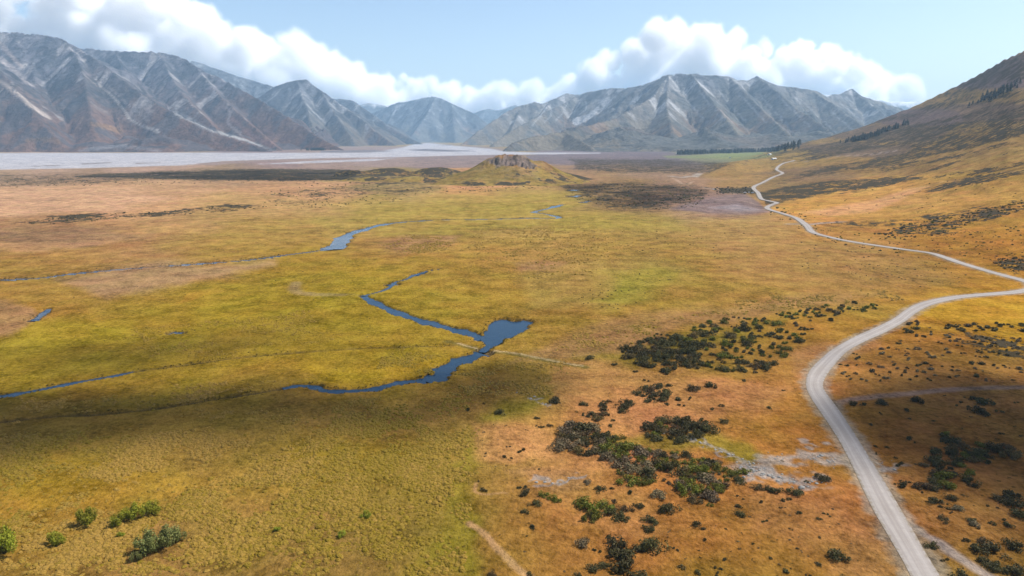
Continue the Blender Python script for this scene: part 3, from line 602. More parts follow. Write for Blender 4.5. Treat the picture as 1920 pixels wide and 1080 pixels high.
# ------------------------------------------------------------------ the rocky knoll on the plain and the low mounds beside it
def knoll():
    x0, x1, y0, y1, res = -360, 190, 1060, 1480, 1.8
    nx = int((x1-x0)/res); ny = int((y1-y0)/res)
    X, Y = np.meshgrid(np.linspace(x0, x1, nx), np.linspace(y0, y1, ny)); X = X.ravel(); Y = Y.ravel()
    z = np.full(X.shape, -3.)
    R_ = [rg((850,340,1255),(872,329,1255),(895,311,1255),(912,298,1255),(928,291,1258),(945,288,1260),(965,288,1260),(985,293,1262),(1000,302,1265),(1022,302,1275),(1040,313,1280),(1062,328,1285)),
          rg((912,298,1255),(905,315,1225),(893,338,1190)), rg((985,293,1262),(1000,318,1235),(1015,335,1205))]
    for rd in R_:
        P = [at(*p) for p in rd['p']]
        for a, b in zip(P[:-1], P[1:]):
            vx, vy = b[0]-a[0], b[1]-a[1]; l2 = vx*vx+vy*vy; t = np.clip(((X-a[0])*vx+(Y-a[1])*vy)/l2, 0, 1); d = np.hypot(X-a[0]-t*vx, Y-a[1]-t*vy)
            z = np.maximum(z, a[2]+(b[2]-a[2])*t-66*(1-np.exp(-d/100)))
    c0 = at(955, 310, 1240); rk = np.exp(-(((X-c0[0]-5+fbm(X/15, Y/15, 2, 86)*14)/40)**4+((Y-1240+fbm(X/15, Y/15, 2, 87)*10)/19)**4))
    z = z + rk*(np.abs(fbm(X/6, Y/26, 4, 81))*-9-.5 + fbm(X/12, Y/12, 3, 82)*4)
    for u, v, Yy, hh, rx, ry_ in [(820,318,1420,13,70,35),(730,322,1440,11,80,35),(660,326,1420,8,60,30),(780,338,1260,6,60,25),(880,340,1190,5,40,16),(1050,316,1320,9,50,25),(930,340,1180,7,32,11),(985,342,1175,6,26,9),(845,345,1180,5,30,10),(700,340,1270,5,60,22)]:
        p = at(u, v, Yy); z = np.maximum(z, -3+(hh+3)*1.25*np.exp(-(((X-p[0])/rx)**2+((Y-p[1])/ry_)**2)))
    z += fbm(X/22, Y/22, 4, 83)*1.6*sstep(-1, 6, z)
    u, v = project(X, Y, z)
    n = fbm(X/30, Y/30, 4, 84); n2 = fbm(X/9, Y/9, 3, 85)
    c = lerp(np.broadcast_to(srgb('#a68c42'), (len(X), 3)), srgb('#b88a4c'), sstep(-.1, .5, n))
    c = lerp(c, srgb('#8c8a70'), sstep(-.2, .3, n2+n)*.25)
    c = lerp(c, srgb('#8a7c74'), sstep(.35, .6, rk+n2*.55)); c = lerp(c, srgb('#6c6258'), sstep(.4, .6, rk+n2*.4)*sstep(.0, .25, fbm(X/5, Y/5, 3, 88))); c = lerp(c, srgb('#c09068'), sstep(40, 48, z)*.6*(1-sstep(.3, .6, rk)))
    s = np.clip(sstep(-.05, .35, n2*.6+n+.3*sstep(9, 3, z)*sstep(-1, 2, z)-.2), 0, 1)*sstep(30, 12, z)*.85
    lft = sstep(1262, 1275, Y)*sstep(45, 20, z); s = np.maximum(s, lft*.75)
    F = grid_faces(ny, nx); F = F[(z[F] > -2.9).any(1)]; used = np.zeros(len(X), bool); used[F.ravel()] = True; idx = np.cumsum(used)-1
    me = mesh_from('hill', np.stack([X, Y, z], -1)[used], idx[F], ground_me.materials[0], True, {'Col': np.clip(c/KEXP, .01, .7)[used], 'scrub': s[used]})
    link(bpy.data.objects.new('hill', me), kind='structure')
knoll()

# ------------------------------------------------------------------ haze: one closed box of pale air
def haze():
    x0, x1, y0, y1, z0, z1 = -22000, 24000, -1200, 15500, -14, 1150
    V = [(x, y, z) for z in (z0, z1) for y in (y0, y1) for x in (x0, x1)]
    F = [(0, 2, 3, 1), (4, 5, 7, 6), (0, 1, 5, 4), (2, 6, 7, 3), (0, 4, 6, 2), (1, 3, 7, 5)]
    m = bpy.data.materials.new('haze_air'); m.use_nodes = True; t = m.node_tree; t.nodes.clear()
    o = t.nodes.new('ShaderNodeOutputMaterial'); v = t.nodes.new('ShaderNodeVolumePrincipled')
    v.inputs['Color'].default_value = (.46, .72, 1, 1); v.inputs['Density'].default_value = 5.3e-5; v.inputs['Anisotropy'].default_value = .1
    t.links.new(v.outputs[0], o.inputs['Volume'])
    link(bpy.data.objects.new('haze', mesh_from('haze', V, F, m, False)), kind='stuff', label='pale blue air filling the valley', cat='haze')
haze()

# ------------------------------------------------------------------ clouds
def cloud(name, pts, res, dens, nsize, soft=.3, label=None, warp=.9, kind='stuff'):
    P = np.array([p[:3] for p in pts], float); r = np.array([p[3] for p in pts], float)
    me = bpy.data.meshes.new(name); me.from_pydata(P.tolist(), [], []); a = me.attributes.new('r', 'FLOAT', 'POINT'); a.data.foreach_set('value', r)
    ob = link(bpy.data.objects.new(name, me), kind=kind, label=label, cat='cloud')
    lo = (P-r[:, None]*1.6).min(0); hi = (P+r[:, None]*1.6).max(0); lo[2] = max(lo[2], 1200) if P[0, 1] < 12000 else lo[2]; lo[1] = max(lo[1], 15600) if P[0, 1] > 12000 else lo[1]
    g = bpy.data.node_groups.new(name, 'GeometryNodeTree')
    g.interface.new_socket('Geometry', in_out='INPUT', socket_type='NodeSocketGeometry'); g.interface.new_socket('Geometry', in_out='OUTPUT', socket_type='NodeSocketGeometry')
    N, L = g.nodes, g.links; gi = N.new('NodeGroupInput'); go = N.new('NodeGroupOutput')
    vc = N.new('GeometryNodeVolumeCube'); vc.inputs['Min'].default_value = lo; vc.inputs['Max'].default_value = hi
    for i, k in enumerate('XYZ'): vc.inputs['Resolution '+k].default_value = max(6, int((hi-lo)[i]/res))
    pos = N.new('GeometryNodeInputPosition')
    def vm(op, a, b=None, sc_=None):
        x = N.new('ShaderNodeVectorMath'); x.operation = op; L.new(a, x.inputs[0])
        if b is not None:
            if isinstance(b, tuple): x.inputs[1].default_value = b
            else: L.new(b, x.inputs[1])
        if sc_ is not None: x.inputs['Scale'].default_value = sc_
        return x
    nz = N.new('ShaderNodeTexNoise'); nz.inputs['Scale'].default_value = 1/nsize; nz.inputs['Detail'].default_value = 8; nz.inputs['Roughness'].default_value = .66; L.new(pos.outputs[0], nz.inputs['Vector'])
    wsc = vm('SCALE', vm('SUBTRACT', nz.outputs['Color'], (.5, .5, .5)).outputs[0], None, nsize*warp)
    q = vm('ADD', pos.outputs[0], wsc.outputs[0]).outputs[0]
    sn = N.new('GeometryNodeSampleNearest'); sn.domain = 'POINT'; L.new(gi.outputs[0], sn.inputs[0]); L.new(q, sn.inputs['Sample Position'])
    def samp(typ, src):
        x = N.new('GeometryNodeSampleIndex'); x.data_type = typ; x.domain = 'POINT'; L.new(gi.outputs[0], x.inputs[0]); L.new(sn.outputs[0], x.inputs['Index'])
        L.new(src, [i for i in x.inputs if i.name == 'Value' and i.enabled][0]); return [o for o in x.outputs if o.enabled][0]
    na = N.new('GeometryNodeInputNamedAttribute'); na.data_type = 'FLOAT'; na.inputs[0].default_value = 'r'
    rr = samp('FLOAT', na.outputs[0]); cc = samp('FLOAT_VECTOR', N.new('GeometryNodeInputPosition').outputs[0])
    ds = vm('DISTANCE', q, cc).outputs['Value']; dv = N.new('ShaderNodeMath'); dv.operation = 'DIVIDE'; L.new(ds, dv.inputs[0]); L.new(rr, dv.inputs[1])
    mr = N.new('ShaderNodeMapRange'); mr.interpolation_type = 'SMOOTHSTEP'; L.new(dv.outputs[0], mr.inputs['Value'])
    mr.inputs['From Min'].default_value = 1.0; mr.inputs['From Max'].default_value = 1-soft; mr.inputs['To Min'].default_value = 0; mr.inputs['To Max'].default_value = dens
    L.new(mr.outputs[0], vc.inputs['Density'])
    cm = bpy.data.materials.new('cloud_vapour'); cm.use_nodes = True; t = cm.node_tree; t.nodes.clear()
    o = t.nodes.new('ShaderNodeOutputMaterial'); v = t.nodes.new('ShaderNodeVolumePrincipled'); v.inputs['Color'].default_value = (1, 1, 1, 1); v.inputs['Density'].default_value = 1; v.inputs['Anisotropy'].default_value = 0
    t.links.new(v.outputs[0], o.inputs['Volume'])
    sm = N.new('GeometryNodeSetMaterial'); L.new(vc.outputs[0], sm.inputs[0]); sm.inputs['Material'].default_value = cm; L.new(sm.outputs[0], go.inputs[0])
    md = ob.modifiers.new('vapour', 'NODES'); md.node_group = g
    return ob
def puffs(spec, Y, dY, r0, r1, n, seed):
    g = np.random.default_rng(seed); U = [s[0] for s in spec]; out = []
    for _ in range(n):
        u = g.uniform(U[0], U[-1]); top = np.interp(u, U, [s[1] for s in spec]); bot = np.interp(u, U, [s[2] for s in spec])
        y = Y+g.uniform(-dY, dY); r = g.uniform(r0, r1); rp = r/y*FPX*.8
        lo = top+rp; hi = max(bot, lo+1); v = g.uniform(lo, hi); p = at(u, v, y); out.append((*p, r))
    return out
CB = 17600
cloud('cumulus_cloud', puffs([(1110,95,170),(1160,85,200),(1220,42,200),(1290,36,200),(1360,45,200),(1440,52,210),(1520,75,220),(1580,85,230),(1640,120,240),(1700,140,240)], CB, 600, 230, 520, 200, 1), 46, .008, 1000, .5, 'big white cumulus bank behind the right-hand massif')
cloud('stratus_cloud', puffs([(-330,-190,80),(-150,-150,110),(0,-110,130),(120,-90,140),(250,-60,150),(320,-25,160),(380,8,170),(450,38,190),(530,55,200),(620,74,210),(680,112,215),(740,150,215)], CB, 500, 280, 620, 280, 2), 52, .007, 1200, .65, 'long white cloud bank lying over the left-hand range')
cloud('cumulus_cloud', puffs([(640,140,210),(700,140,215),(790,128,215),(850,150,220),(900,160,225),(960,145,225),(1020,140,215),(1080,130,200),(1130,120,200)], CB+200, 400, 160, 380, 140, 3), 44, .008, 800, .6, 'low white cloud row closing the head of the valley')

# clouds overhead, out of the picture, that shade parts of the plain
def overhead(name, polys, H, label, dens=.010, seed=0):
    g = np.random.default_rng(seed); pts = []
    for poly, n, r0, r1 in polys:
        Q = ground_at(*np.array(poly, float).T); lo, hi = Q.min(0), Q.max(0); k = 0
        while k < n:
            p = g.uniform(lo, hi)
            if poly_sd(np.array([p[0]]), np.array([p[1]]), Q)[0] < 0:
                z = H+g.uniform(-25, 25); t = z/SUND[2]; pts.append((p[0]+SUND[0]*t, p[1]+SUND[1]*t, z, g.uniform(r0, r1))); k += 1
    return cloud(name, pts, 9, dens, 90, .6, label, 1.0)
overhead('drifting_cloud', [([(-80,800),(60,752),(300,765),(560,760),(830,735),(1010,705),(960,690),(760,745),(420,790),(200,800),(-60,845)], 60, 16, 26)], 1320, 'ragged cloud overhead shading the tussock flat below the stream', .034, 5)
overhead('drifting_cloud', [([(1590,775),(1640,735),(1800,712),(1980,705),(2000,900),(1900,920),(1780,905),(1720,885),(1640,850)], 150, 8, 16), ([(1880,930),(1980,900),(2020,1060),(1940,1090)], 24, 7, 13)], 1320, 'ragged cloud overhead shading the shrubs right of the road', .07, 6)
overhead('drifting_cloud', [([(-60,690),(150,650),(420,630),(600,655),(380,680),(150,705)], 26, 12, 22)], 1320, 'small cloud overhead shading the grass between the streams', .014, 8)

overhead('drifting_cloud', [([(1560,690),(1640,655),(1780,640),(1930,655),(1930,690),(1700,700)], 26, 8, 14), ([(1180,690),(1240,640),(1400,612),(1500,620),(1440,680),(1300,700)], 26, 8, 13)], 1320, 'thin cloud overhead shading the shrubs at the road bend', .012, 9)
overhead('drifting_cloud', [([(1060,350),(1180,342),(1330,356),(1320,376),(1150,390),(1080,372)], 70, 16, 34), ([(150,330),(480,319),(700,324),(640,337),(300,336)], 120, 22, 40)], 1320, 'long cloud overhead shading the far scrub plain', .02, 10)

# ------------------------------------------------------------------ plants: leaf-built bushes
def leaf_mat(name, a, b_, tr=.25):
    b = NB(name); oi = b.n('ShaderNodeObjectInfo'); r = oi.outputs['Random']
    lf = b.attr('tone').outputs['Fac']
    c = b.mix(lf, alb(a, 2.3), alb(b_, 2.3))
    hs = b.n('ShaderNodeHueSaturation', Color=c, Hue=b.ramp(r, 0, 1, .485, .512), Value=b.ramp(r, 0, 1, .78, 1.2)); b.base(hs.outputs[0]); b.rough(.7, .2)
    ts = b.n('ShaderNodeBsdfTranslucent'); b.L.new(hs.outputs[0], ts.inputs['Color']); mx = b.n('ShaderNodeMixShader', Fac=tr); b.L.new(b.b.outputs[0], mx.inputs[1]); b.L.new(ts.outputs[0], mx.inputs[2]); b.L.new(mx.outputs[0], b.out.inputs['Surface'])
    return b.m
LM = {'dark': leaf_mat('dark_leaves', '#4c4824', '#7c7440'), 'green': leaf_mat('green_leaves', '#6c7418', '#a09c34'), 'grey': leaf_mat('grey_twigs', '#84704c', '#b09c74', .1),
      'brown': leaf_mat('brown_leaves', '#6c5830', '#988250'), 'willow': leaf_mat('willow_leaves', '#8c9c14', '#d0cc40'), 'silver': leaf_mat('silver_willow_leaves', '#84903c', '#bcbe74'), 'pine': leaf_mat('pine_needles', '#26332a', '#3c4a38', .1)}
def bark():
    b = NB('bark'); b.base(b.mix(b.noise(3, 4), alb('#4c3f30'), alb('#7a6a56'))); b.rough(.9, .1); return b.m
BARK = bark()
def foliage(seed, n, lobes, leaf, flat=.75, mat='dark', name='foliage', hollow=.55):
    g = np.random.default_rng(seed); LC = []
    for k in range(lobes):
        a = g.uniform(0, 6.283); rr = g.uniform(.0, .8)**.8; LC.append((math.cos(a)*rr*1.25, math.sin(a)*rr*.85, g.uniform(.2, .6)*flat*1.1*(1-rr*.4), g.uniform(.2, .44)))
    LC = np.array(LC); k = g.integers(0, lobes, n); d = g.normal(size=(n, 3)); d[:, 2] = d[:, 2]*.9+.15; d /= np.linalg.norm(d, axis=1)[:, None]
    rad = (hollow+(1-hollow)*g.random(n)**.5)*(1+.16*np.sin(d[:, 0]*7+k)+.12*np.sin(d[:, 1]*9+k*2))
    c = LC[k, :3]+d*(LC[k, 3]*rad)[:, None]*np.array([1, 1, flat+.1]); c[:, 2] = np.abs(c[:, 2])+.01
    nrm = d+g.normal(size=(n, 3))*.75; nrm /= np.linalg.norm(nrm, axis=1)[:, None]
    t = np.cross(nrm, g.normal(size=(n, 3))); t /= np.linalg.norm(t, axis=1)[:, None]; b = np.cross(nrm, t)
    s = leaf*g.uniform(.6, 1.4, n)[:, None]
    V = np.stack([c-t*s, c-b*s*.55, c+t*s, c+b*s*.55], 1).reshape(-1, 3); F = np.arange(n*4).reshape(n, 4)
    return mesh_from(name, V, F, LM[mat], False, {'tone': np.repeat(g.random(n), 4)})
def stems(seed, n, h, r0, spread, name='stem'):
    g = np.random.default_rng(seed); V = []; F = []
    for k in range(n):
        a = g.uniform(0, 6.283); tip = np.array([math.cos(a)*spread*g.uniform(.4, 1), math.sin(a)*spread*g.uniform(.4, 1), h*g.uniform(.7, 1)]); b0 = np.array([math.cos(a)*.04, math.sin(a)*.04, -.06])
        for s_ in range(4):
            t = s_/3; p = b0+(tip-b0)*np.array([t**1.3, t**1.3, t]); r = r0*(1-t*.8)
            for q in range(5): V.append(p+np.array([math.cos(q*1.2566)*r, math.sin(q*1.2566)*r, 0]))
        o = len(V)-20
        for s_ in range(3):
            for q in range(5): F.append((o+s_*5+q, o+s_*5+(q+1) % 5, o+s_*5+5+(q+1) % 5, o+s_*5+5+q))
    return mesh_from(name, V, F, BARK)
PROTO = {}
for kind, lv in (('dark', 5), ('green', 3), ('grey', 3), ('brown', 3)):
    PROTO[kind] = [(foliage(20+i*7+len(kind), 760, 10+i % 4, .078, .62+.08*(i % 3), kind), stems(50+i, 9, .78, .02, .8)) for i in range(lv)]
SMALL = {k: [foliage(200+i, 170, 4, .15, .7, k) for i in range(3)] for k in ('dark', 'green', 'grey', 'brown')}

SHR = []   # u, v of the foot, width in pixels, kind, site
def add(site, kind, L_):
    for u, v, w in L_: SHR.append((u, v, w, kind, site))
add('flat', 'dark', [(938,776,24),(907,758,8),(875,769,14),(1042,755,30),(1008,786,14),(1008,800,10),(1019,802,12),(1033,800,15),(953,838,9),(979,846,17),(944,858,13),(958,860,8),(912,850,8),(907,922,18),(995,990,18),(1105,672,22),(1155,685,14),(1194,698,12),(1246,698,28),(1256,696,16),(1330,725,24),(1298,730,28),(1275,750,18),(1294,748,13),(1251,758,13),(1278,761,14),(1350,761,14),(1337,767,11),(1396,714,12),(1147,789,11),(1143,800,13),(1355,792,22),(1320,790,20),(1337,768,9),(1440,766,13),(1470,733,8)])
add('lower', 'dark', [(980,915,18),(990,925,26),(1003,946,24),(982,961,22),(1125,920,24),(1147,918,12),(1178,924,17),(1250,904,20),(1153,940,16),(1173,958,30),(1198,950,21),(1252,958,38),(1217,975,31),(1216,994,25),(1165,1028,50),(1172,1045,52),(1222,1028,48),(1205,1035,30),(1113,1070,34),(1135,1062,26),(1180,1068,54),(1195,1085,46),(1087,1080,22),(1143,1012,20),(1120,1034,17),(920,1082,24),(992,1079,16),(1145,965,34),(1165,972,32)])
add('lower', 'green', [(1020,932,26),(1042,937,22),(1095,945,40),(1120,960,46),(1108,972,36),(1135,948,34)])
add('lower', 'grey', [(1093,1024,34),(1235,932,32),(1100,905,22)])
add('south', 'dark', [(1301,985,24),(1319,991,14),(1319,1012,13),(1388,966,24),(1383,952,17),(1435,978,13),(1427,918,26),(1456,925,34),(1495,926,32),(1473,938,20),(1511,903,12),(1546,900,32),(1495,962,14),(1466,953,9),(1538,975,13),(1554,967,11),(1544,964,9),(1535,1008,9),(1483,993,9),(1534,1060,14),(1477,1072,18),(1515,1079,11),(1346,1066,15),(1344,1077,14),(1307,1076,18),(1361,1051,13),(1447,1047,11),(1278,1063,19),(1267,1030,13),(1425,941,13),(1572,1048,42),(1533,1057,14),(1495,1030,9),(1410,1020,8),(1388,1030,8),(1585,1090,26)])
add('right', 'dark', [(1600,790,26),(1582,779,17),(1603,759,21),(1618,759,13),(1655,758,28),(1633,796,10),(1562,755,11),(1717,753,28),(1843,758,36),(1820,748,19),(1833,772,32),(1873,772,14),(1697,770,15),(1708,825,18),(1777,815,12),(1663,908,32),(1697,911,26),(1735,916,36),(1752,918,32),(1683,935,28),(1745,940,28),(1783,936,24),(1767,975,28),(1708,973,17),(1763,952,13),(1780,954,13),(1885,930,40),(1900,945,48),(1870,935,28),(1915,968,34),(1823,977,21),(1858,981,16),(1890,988,22),(1807,1013,17),(1748,1024,28),(1773,1051,16),(1843,1016,26),(1830,1036,36),(1863,1034,40),(1867,1066,42),(1847,1055,32),(1907,1028,36),(1907,1078,50),(1803,1085,42),(1827,912,21),(1688,872,19),(1640,838,10),(1880,815,12),(1690,640,8)])
add('right', 'grey', [(1825,985,26),(1795,955,22)])
def zone(site, poly, n, w0, w1, kinds, seed, sep=.62):
    g = np.random.default_rng(seed); Q = np.array(poly, float); lo, hi = Q.min(0), Q.max(0); got = []; tries = 0
    while len(got) < n and tries < n*40:
        tries += 1; p = g.uniform(lo, hi); w = g.uniform(w0, w1)*(1 if g.random() < .7 else .65)
        if poly_sd(p[:1], p[1:], Q)[0] > 0: continue
        if any(((p[0]-q[0])/((w+q[2])*.5*sep))**2+((p[1]-q[1])/((w+q[2])*.22*sep))**2 < 1 for q in got): continue
        got.append((p[0], p[1], w)); SHR.append((p[0], p[1], w, kinds[g.integers(len(kinds))], site))
zone('thicket', [(1045,812),(1075,795),(1115,808),(1130,840),(1100,858),(1045,852)], 22, 24, 40, ['dark', 'grey', 'dark'], 1, .5)
zone('thicket', [(1115,818),(1160,820),(1210,840),(1260,848),(1330,868),(1340,905),(1290,900),(1230,878),(1215,912),(1180,905),(1150,872),(1120,850)], 56, 24, 44, ['green', 'green', 'dark', 'green', 'grey'], 2, .56)
zone('thicket', [(1290,875),(1340,870),(1400,878),(1395,905),(1350,930),(1340,952),(1290,945),(1275,925)], 26, 24, 40, ['dark', 'green', 'green', 'grey'], 3, .58)
zone('thicket', [(1210,800),(1235,788),(1330,800),(1318,822),(1260,832),(1215,828)], 20, 24, 42, ['dark', 'dark', 'green'], 4, .5)
zone('upper', [(1165,660),(1190,640),(1260,632),(1300,645),(1310,690),(1220,690),(1175,676)], 52, 20, 36, ['dark'], 5, .52)
zone('upper', [(1270,640),(1330,618),(1420,600),(1500,610),(1535,622),(1480,655),(1460,700),(1400,702),(1310,692)], 88, 15, 30, ['dark', 'dark', 'green'], 6, .6)
zone('upper', [(1190,632),(1290,612),(1390,590),(1440,600),(1350,625),(1250,640)], 24, 12, 22, ['dark', 'green'], 7, .7)
zone('upper', [(1455,590),(1560,570),(1650,566),(1655,577),(1600,590),(1560,602),(1480,602)], 42, 12, 20, ['green', 'dark'], 8, .5)
zone('flat', [(1180,718),(1225,712),(1265,725),(1262,745),(1230,758),(1190,745)], 15, 18, 28, ['dark'], 9, .55)
zone('flat', [(1078,768),(1090,752),(1130,750),(1180,752),(1178,772),(1140,778),(1120,788),(1085,785)], 14, 18, 28, ['dark'], 10, .55)
zone('bigdark', [(1732,850),(1760,825),(1778,812),(1800,835),(1850,832),(1905,838),(1905,852),(1850,872),(1815,905),(1780,918),(1735,900)], 34, 26, 40, ['dark', 'dark', 'dark', 'green'], 11, .5)
zone('rroad', [(1560,700),(1600,660),(1680,640),(1740,610),(1780,640),(1920,690),(1920,715),(1750,715),(1620,720)], 85, 8, 18, ['dark', 'dark', 'grey'], 12, 1.1)
zone('rroad', [(1690,612),(1720,600),(1728,612),(1700,630)], 7, 14, 20, ['dark'], 13, .6)
zone('rroad', [(1765,612),(1800,606),(1860,606),(1925,612),(1925,626),(1850,620),(1780,624)], 20, 12, 20, ['dark'], 14, .6)
zone('rroad', [(1770,628),(1925,632),(1940,676),(1870,668),(1790,645)], 46, 9, 16, ['grey', 'dark', 'grey'], 15, .8)
zone('right', [(1620,740),(1920,740),(1925,1000),(1700,960),(1640,850)], 40, 6, 11, ['dark'], 16, 1.4)
zone('south', [(1250,930),(1550,930),(1640,1080),(1220,1080)], 50, 4, 8, ['dark', 'grey'], 17, 1.6)
zone('flat', [(880,780),(1040,800),(1030,900),(930,940),(900,1000),(1080,1000),(1060,1080),(960,1070),(880,900)], 26, 4, 8, ['dark', 'grey'], 18, 1.6)
zone('meadow', [(1070,565),(1120,530),(1200,508),(1260,515),(1240,560),(1150,582)], 40, 3.5, 6, ['dark'], 19, 1.6)
zone('meadow', [(1150,430),(1400,420),(1420,500),(1200,520)], 60, 2.5, 4.5, ['dark'], 20, 1.6)
zone('meadow', [(1500,450),(1780,490),(1850,530),(1700,540),(1500,500)], 110, 3, 5.5, ['dark', 'grey'], 21, 1.3)
zone('slope', [(1640,440),(1700,420),(1790,403),(1930,372),(1960,385),(1850,412),(1760,440),(1700,452)], 240, 4, 10, ['dark', 'dark', 'green'], 22, .75)
zone('slope', [(1850,490),(1925,478),(1960,500),(1900,512)], 60, 5, 10, ['dark'], 23, .6)
zone('slope', [(1540,430),(1700,445),(1920,420),(1925,510),(1800,480),(1650,458)], 150, 3, 7, ['dark', 'dark', 'green'], 24, 1.2)
zone('slope', [(1440,350),(1920,320),(1920,400),(1700,430),(1540,420)], 120, 2, 4.5, ['dark'], 25, 1.4)
zone('bank', [(20,420),(100,408),(180,400),(300,396),(430,386),(500,388),(420,400),(250,408),(120,420)], 150, 3, 6, ['dark'], 26, .7)
zone('bank', [(480,380),(620,366),(700,372),(770,372),(700,385),(560,392)], 110, 2.5, 5, ['dark'], 27, .7)
zone('bank', [(830,353),(1010,348),(1050,352),(900,360)], 50, 2.5, 5, ['dark'], 28, .8)
zone('bank', [(150,505),(520,478),(530,484),(160,516)], 60, 2, 4, ['dark'], 29, 1.0)
zone('bank', [(300,480),(760,470),(900,560),(640,650),(100,640),(100,560)], 120, 1.8, 4, ['dark'], 30, 2.0)
zone('roadside', [(1460,385),(1500,400),(1560,440),(1700,470),(1690,478),(1540,452),(1490,425),(1440,400)], 90, 3.5, 8, ['dark', 'green'], 31, .8)
zone('moor', [(1060,352),(1180,344),(1330,356),(1320,376),(1150,390),(1080,374)], 230, 2.5, 6, ['dark', 'dark', 'grey', 'green'], 33, .9)
zone('moor', [(1240,378),(1280,360),(1330,366),(1300,390),(1180,396)], 60, 2.5, 6, ['dark', 'grey'], 34, .8)
zone('moor', [(640,340),(760,350),(860,347),(1010,344),(1030,352),(760,368),(560,372),(480,362)], 150, 2.5, 5.5, ['dark', 'dark', 'green'], 35, 1.0)
zone('moor', [(0,332),(330,330),(640,338),(640,345),(330,346),(0,352)], 150, 2.5, 5, ['dark', 'grey'], 36, 1.0)
zone('roadside', [(1340,352),(1412,350),(1424,364),(1345,364)], 70, 4, 7, ['dark'], 32, .6)
gk = random.Random(3); SHR = [(a, b, c, ('brown' if d == 'dark' and (a, b) not in ((1572,1048),(1042,755),(938,776),(979,846),(1105,672),(1600,790),(1663,908),(1546,900),(907,922),(995,990)) and gk.random() < .24 else d), e) for a, b, c, d, e in SHR]
U = np.array([s[0] for s in SHR]); Vv = np.array([s[1] for s in SHR]); W = np.array([s[2] for s in SHR])
XY = ground_at(U, Vv, ground_z); SZ = ground_z(XY[:, 0], XY[:, 1])
SW = W/FPX*(XY[:, 1]*CP-(SZ-CAMH)*SP)*.53          # half width in metres
dr, _ = road_near(XY[:, 0], XY[:, 1]); ok = dr > 3.4+SW*.7
order = [i for i in np.argsort(-W) if ok[i]]
SITE = {
 'flat': ('dark thorny shrub standing on the dry orange flat below the pond', 'shrubs on the dry flat'),
 'lower': ('{} shrub in the clumps below the thicket on orange ground', 'shrubs below the thicket'),
 'south': ('dark shrub scattered on dry ground between thicket and gravel road', 'shrubs between thicket and road'),
 'right': ('dark shrub scattered on the shaded ground right of the gravel road', 'shrubs right of the road'),
 'thicket': ('{} shrub packed into the thicket beside the stony stream bed', 'shrubs of the thicket'),
 'upper': ('{} shrub in the broad patch between the pond and the road bend', 'shrubs between pond and road bend'),
 'bigdark': ('dark shrub massed in the big black thicket right of the road', 'shrubs of the big dark thicket'),
 'rroad': ('{} shrub on brown ground between road bend and yellow field', 'shrubs by the yellow field'),
 'meadow': ('tiny dark shrub dotted over the pale open meadow', 'shrubs on the meadow'), 'slope': ('dark shrub in the scrub band on the yellow hillside', 'shrubs on the hillside'),
 'bank': ('small dark shrub along the far stream bank', 'shrubs along the far bank'), 'moor': ('small dark shrub on the far scrub plain', 'shrubs on the far plain'), 'roadside': ('small shrub beside the far part of the gravel road', 'shrubs beside the far road')}
WORD = {'dark': 'dark olive', 'green': 'bright green', 'grey': 'grey twiggy', 'brown': 'brownish'}
N_OBJ = 296; rest = []
site_w = {}
for i in order[:N_OBJ]: site_w.setdefault((SHR[i][4], SHR[i][3]), []).append(SW[i])
OWN = {(1572,1048): 'large lone dark shrub on dry ground close left of the gravel road', (1042,755): 'wide low dark shrub beside the small pale spring', (938,776): 'dark rounded shrub alone at the edge of the green meadow above the peach flat', (979,846): 'flat dark shrub alone in the middle of the bare peach patch', (1105,672): 'dark shrub at the end of the causeway track from the pond', (1600,790): 'round dark shrub right of the road just below the side track',
       (1663,908): 'dark shrub right of the road where the stony bed passes under it', (1546,900): 'dark shrub on the stony bed just left of the road', (907,922): 'lone dark shrub inside the looping footpath', (995,990): 'lone dark shrub on the bare slope beside the pale footpath'}
for rank, i in enumerate(order):
    u, v, w, kind, site = SHR[i]
    if rank >= N_OBJ: rest.append(i); continue
    g = random.Random(int(i)); fm, st = PROTO[kind][g.randrange(len(PROTO[kind]))]
    lab, grp = SITE[site]; lab = lab.format(WORD[kind])
    if '{}' not in SITE[site][0] and kind != 'dark': lab = lab.replace('dark thorny', WORD[kind]).replace('tiny dark', WORD[kind]).replace('dark', WORD[kind], 1)
    ws = site_w[(site, kind)]; rk_ = np.mean(np.array(ws) < SW[i])
    if len(ws) > 4: lab = ('large ' if rk_ > .75 else 'small ' if rk_ < .3 else 'mid-sized ')+lab
    lab = OWN.get((u, v), lab)
    e = bpy.data.objects.new('shrub', None); e.empty_display_size = .5
    e.location = (*XY[i], SZ[i]-.05); e.rotation_euler = (0, 0, g.uniform(0, 6.28)); s = SW[i]*g.uniform(.95, 1.12); e.scale = (s*g.uniform(.9, 1.15), s*g.uniform(.9, 1.15), s*g.uniform(.8, 1.1))
    link(e, label=lab, cat='shrub', group=grp)
    link(bpy.data.objects.new('foliage', fm), e); link(bpy.data.objects.new('stem', st), e)

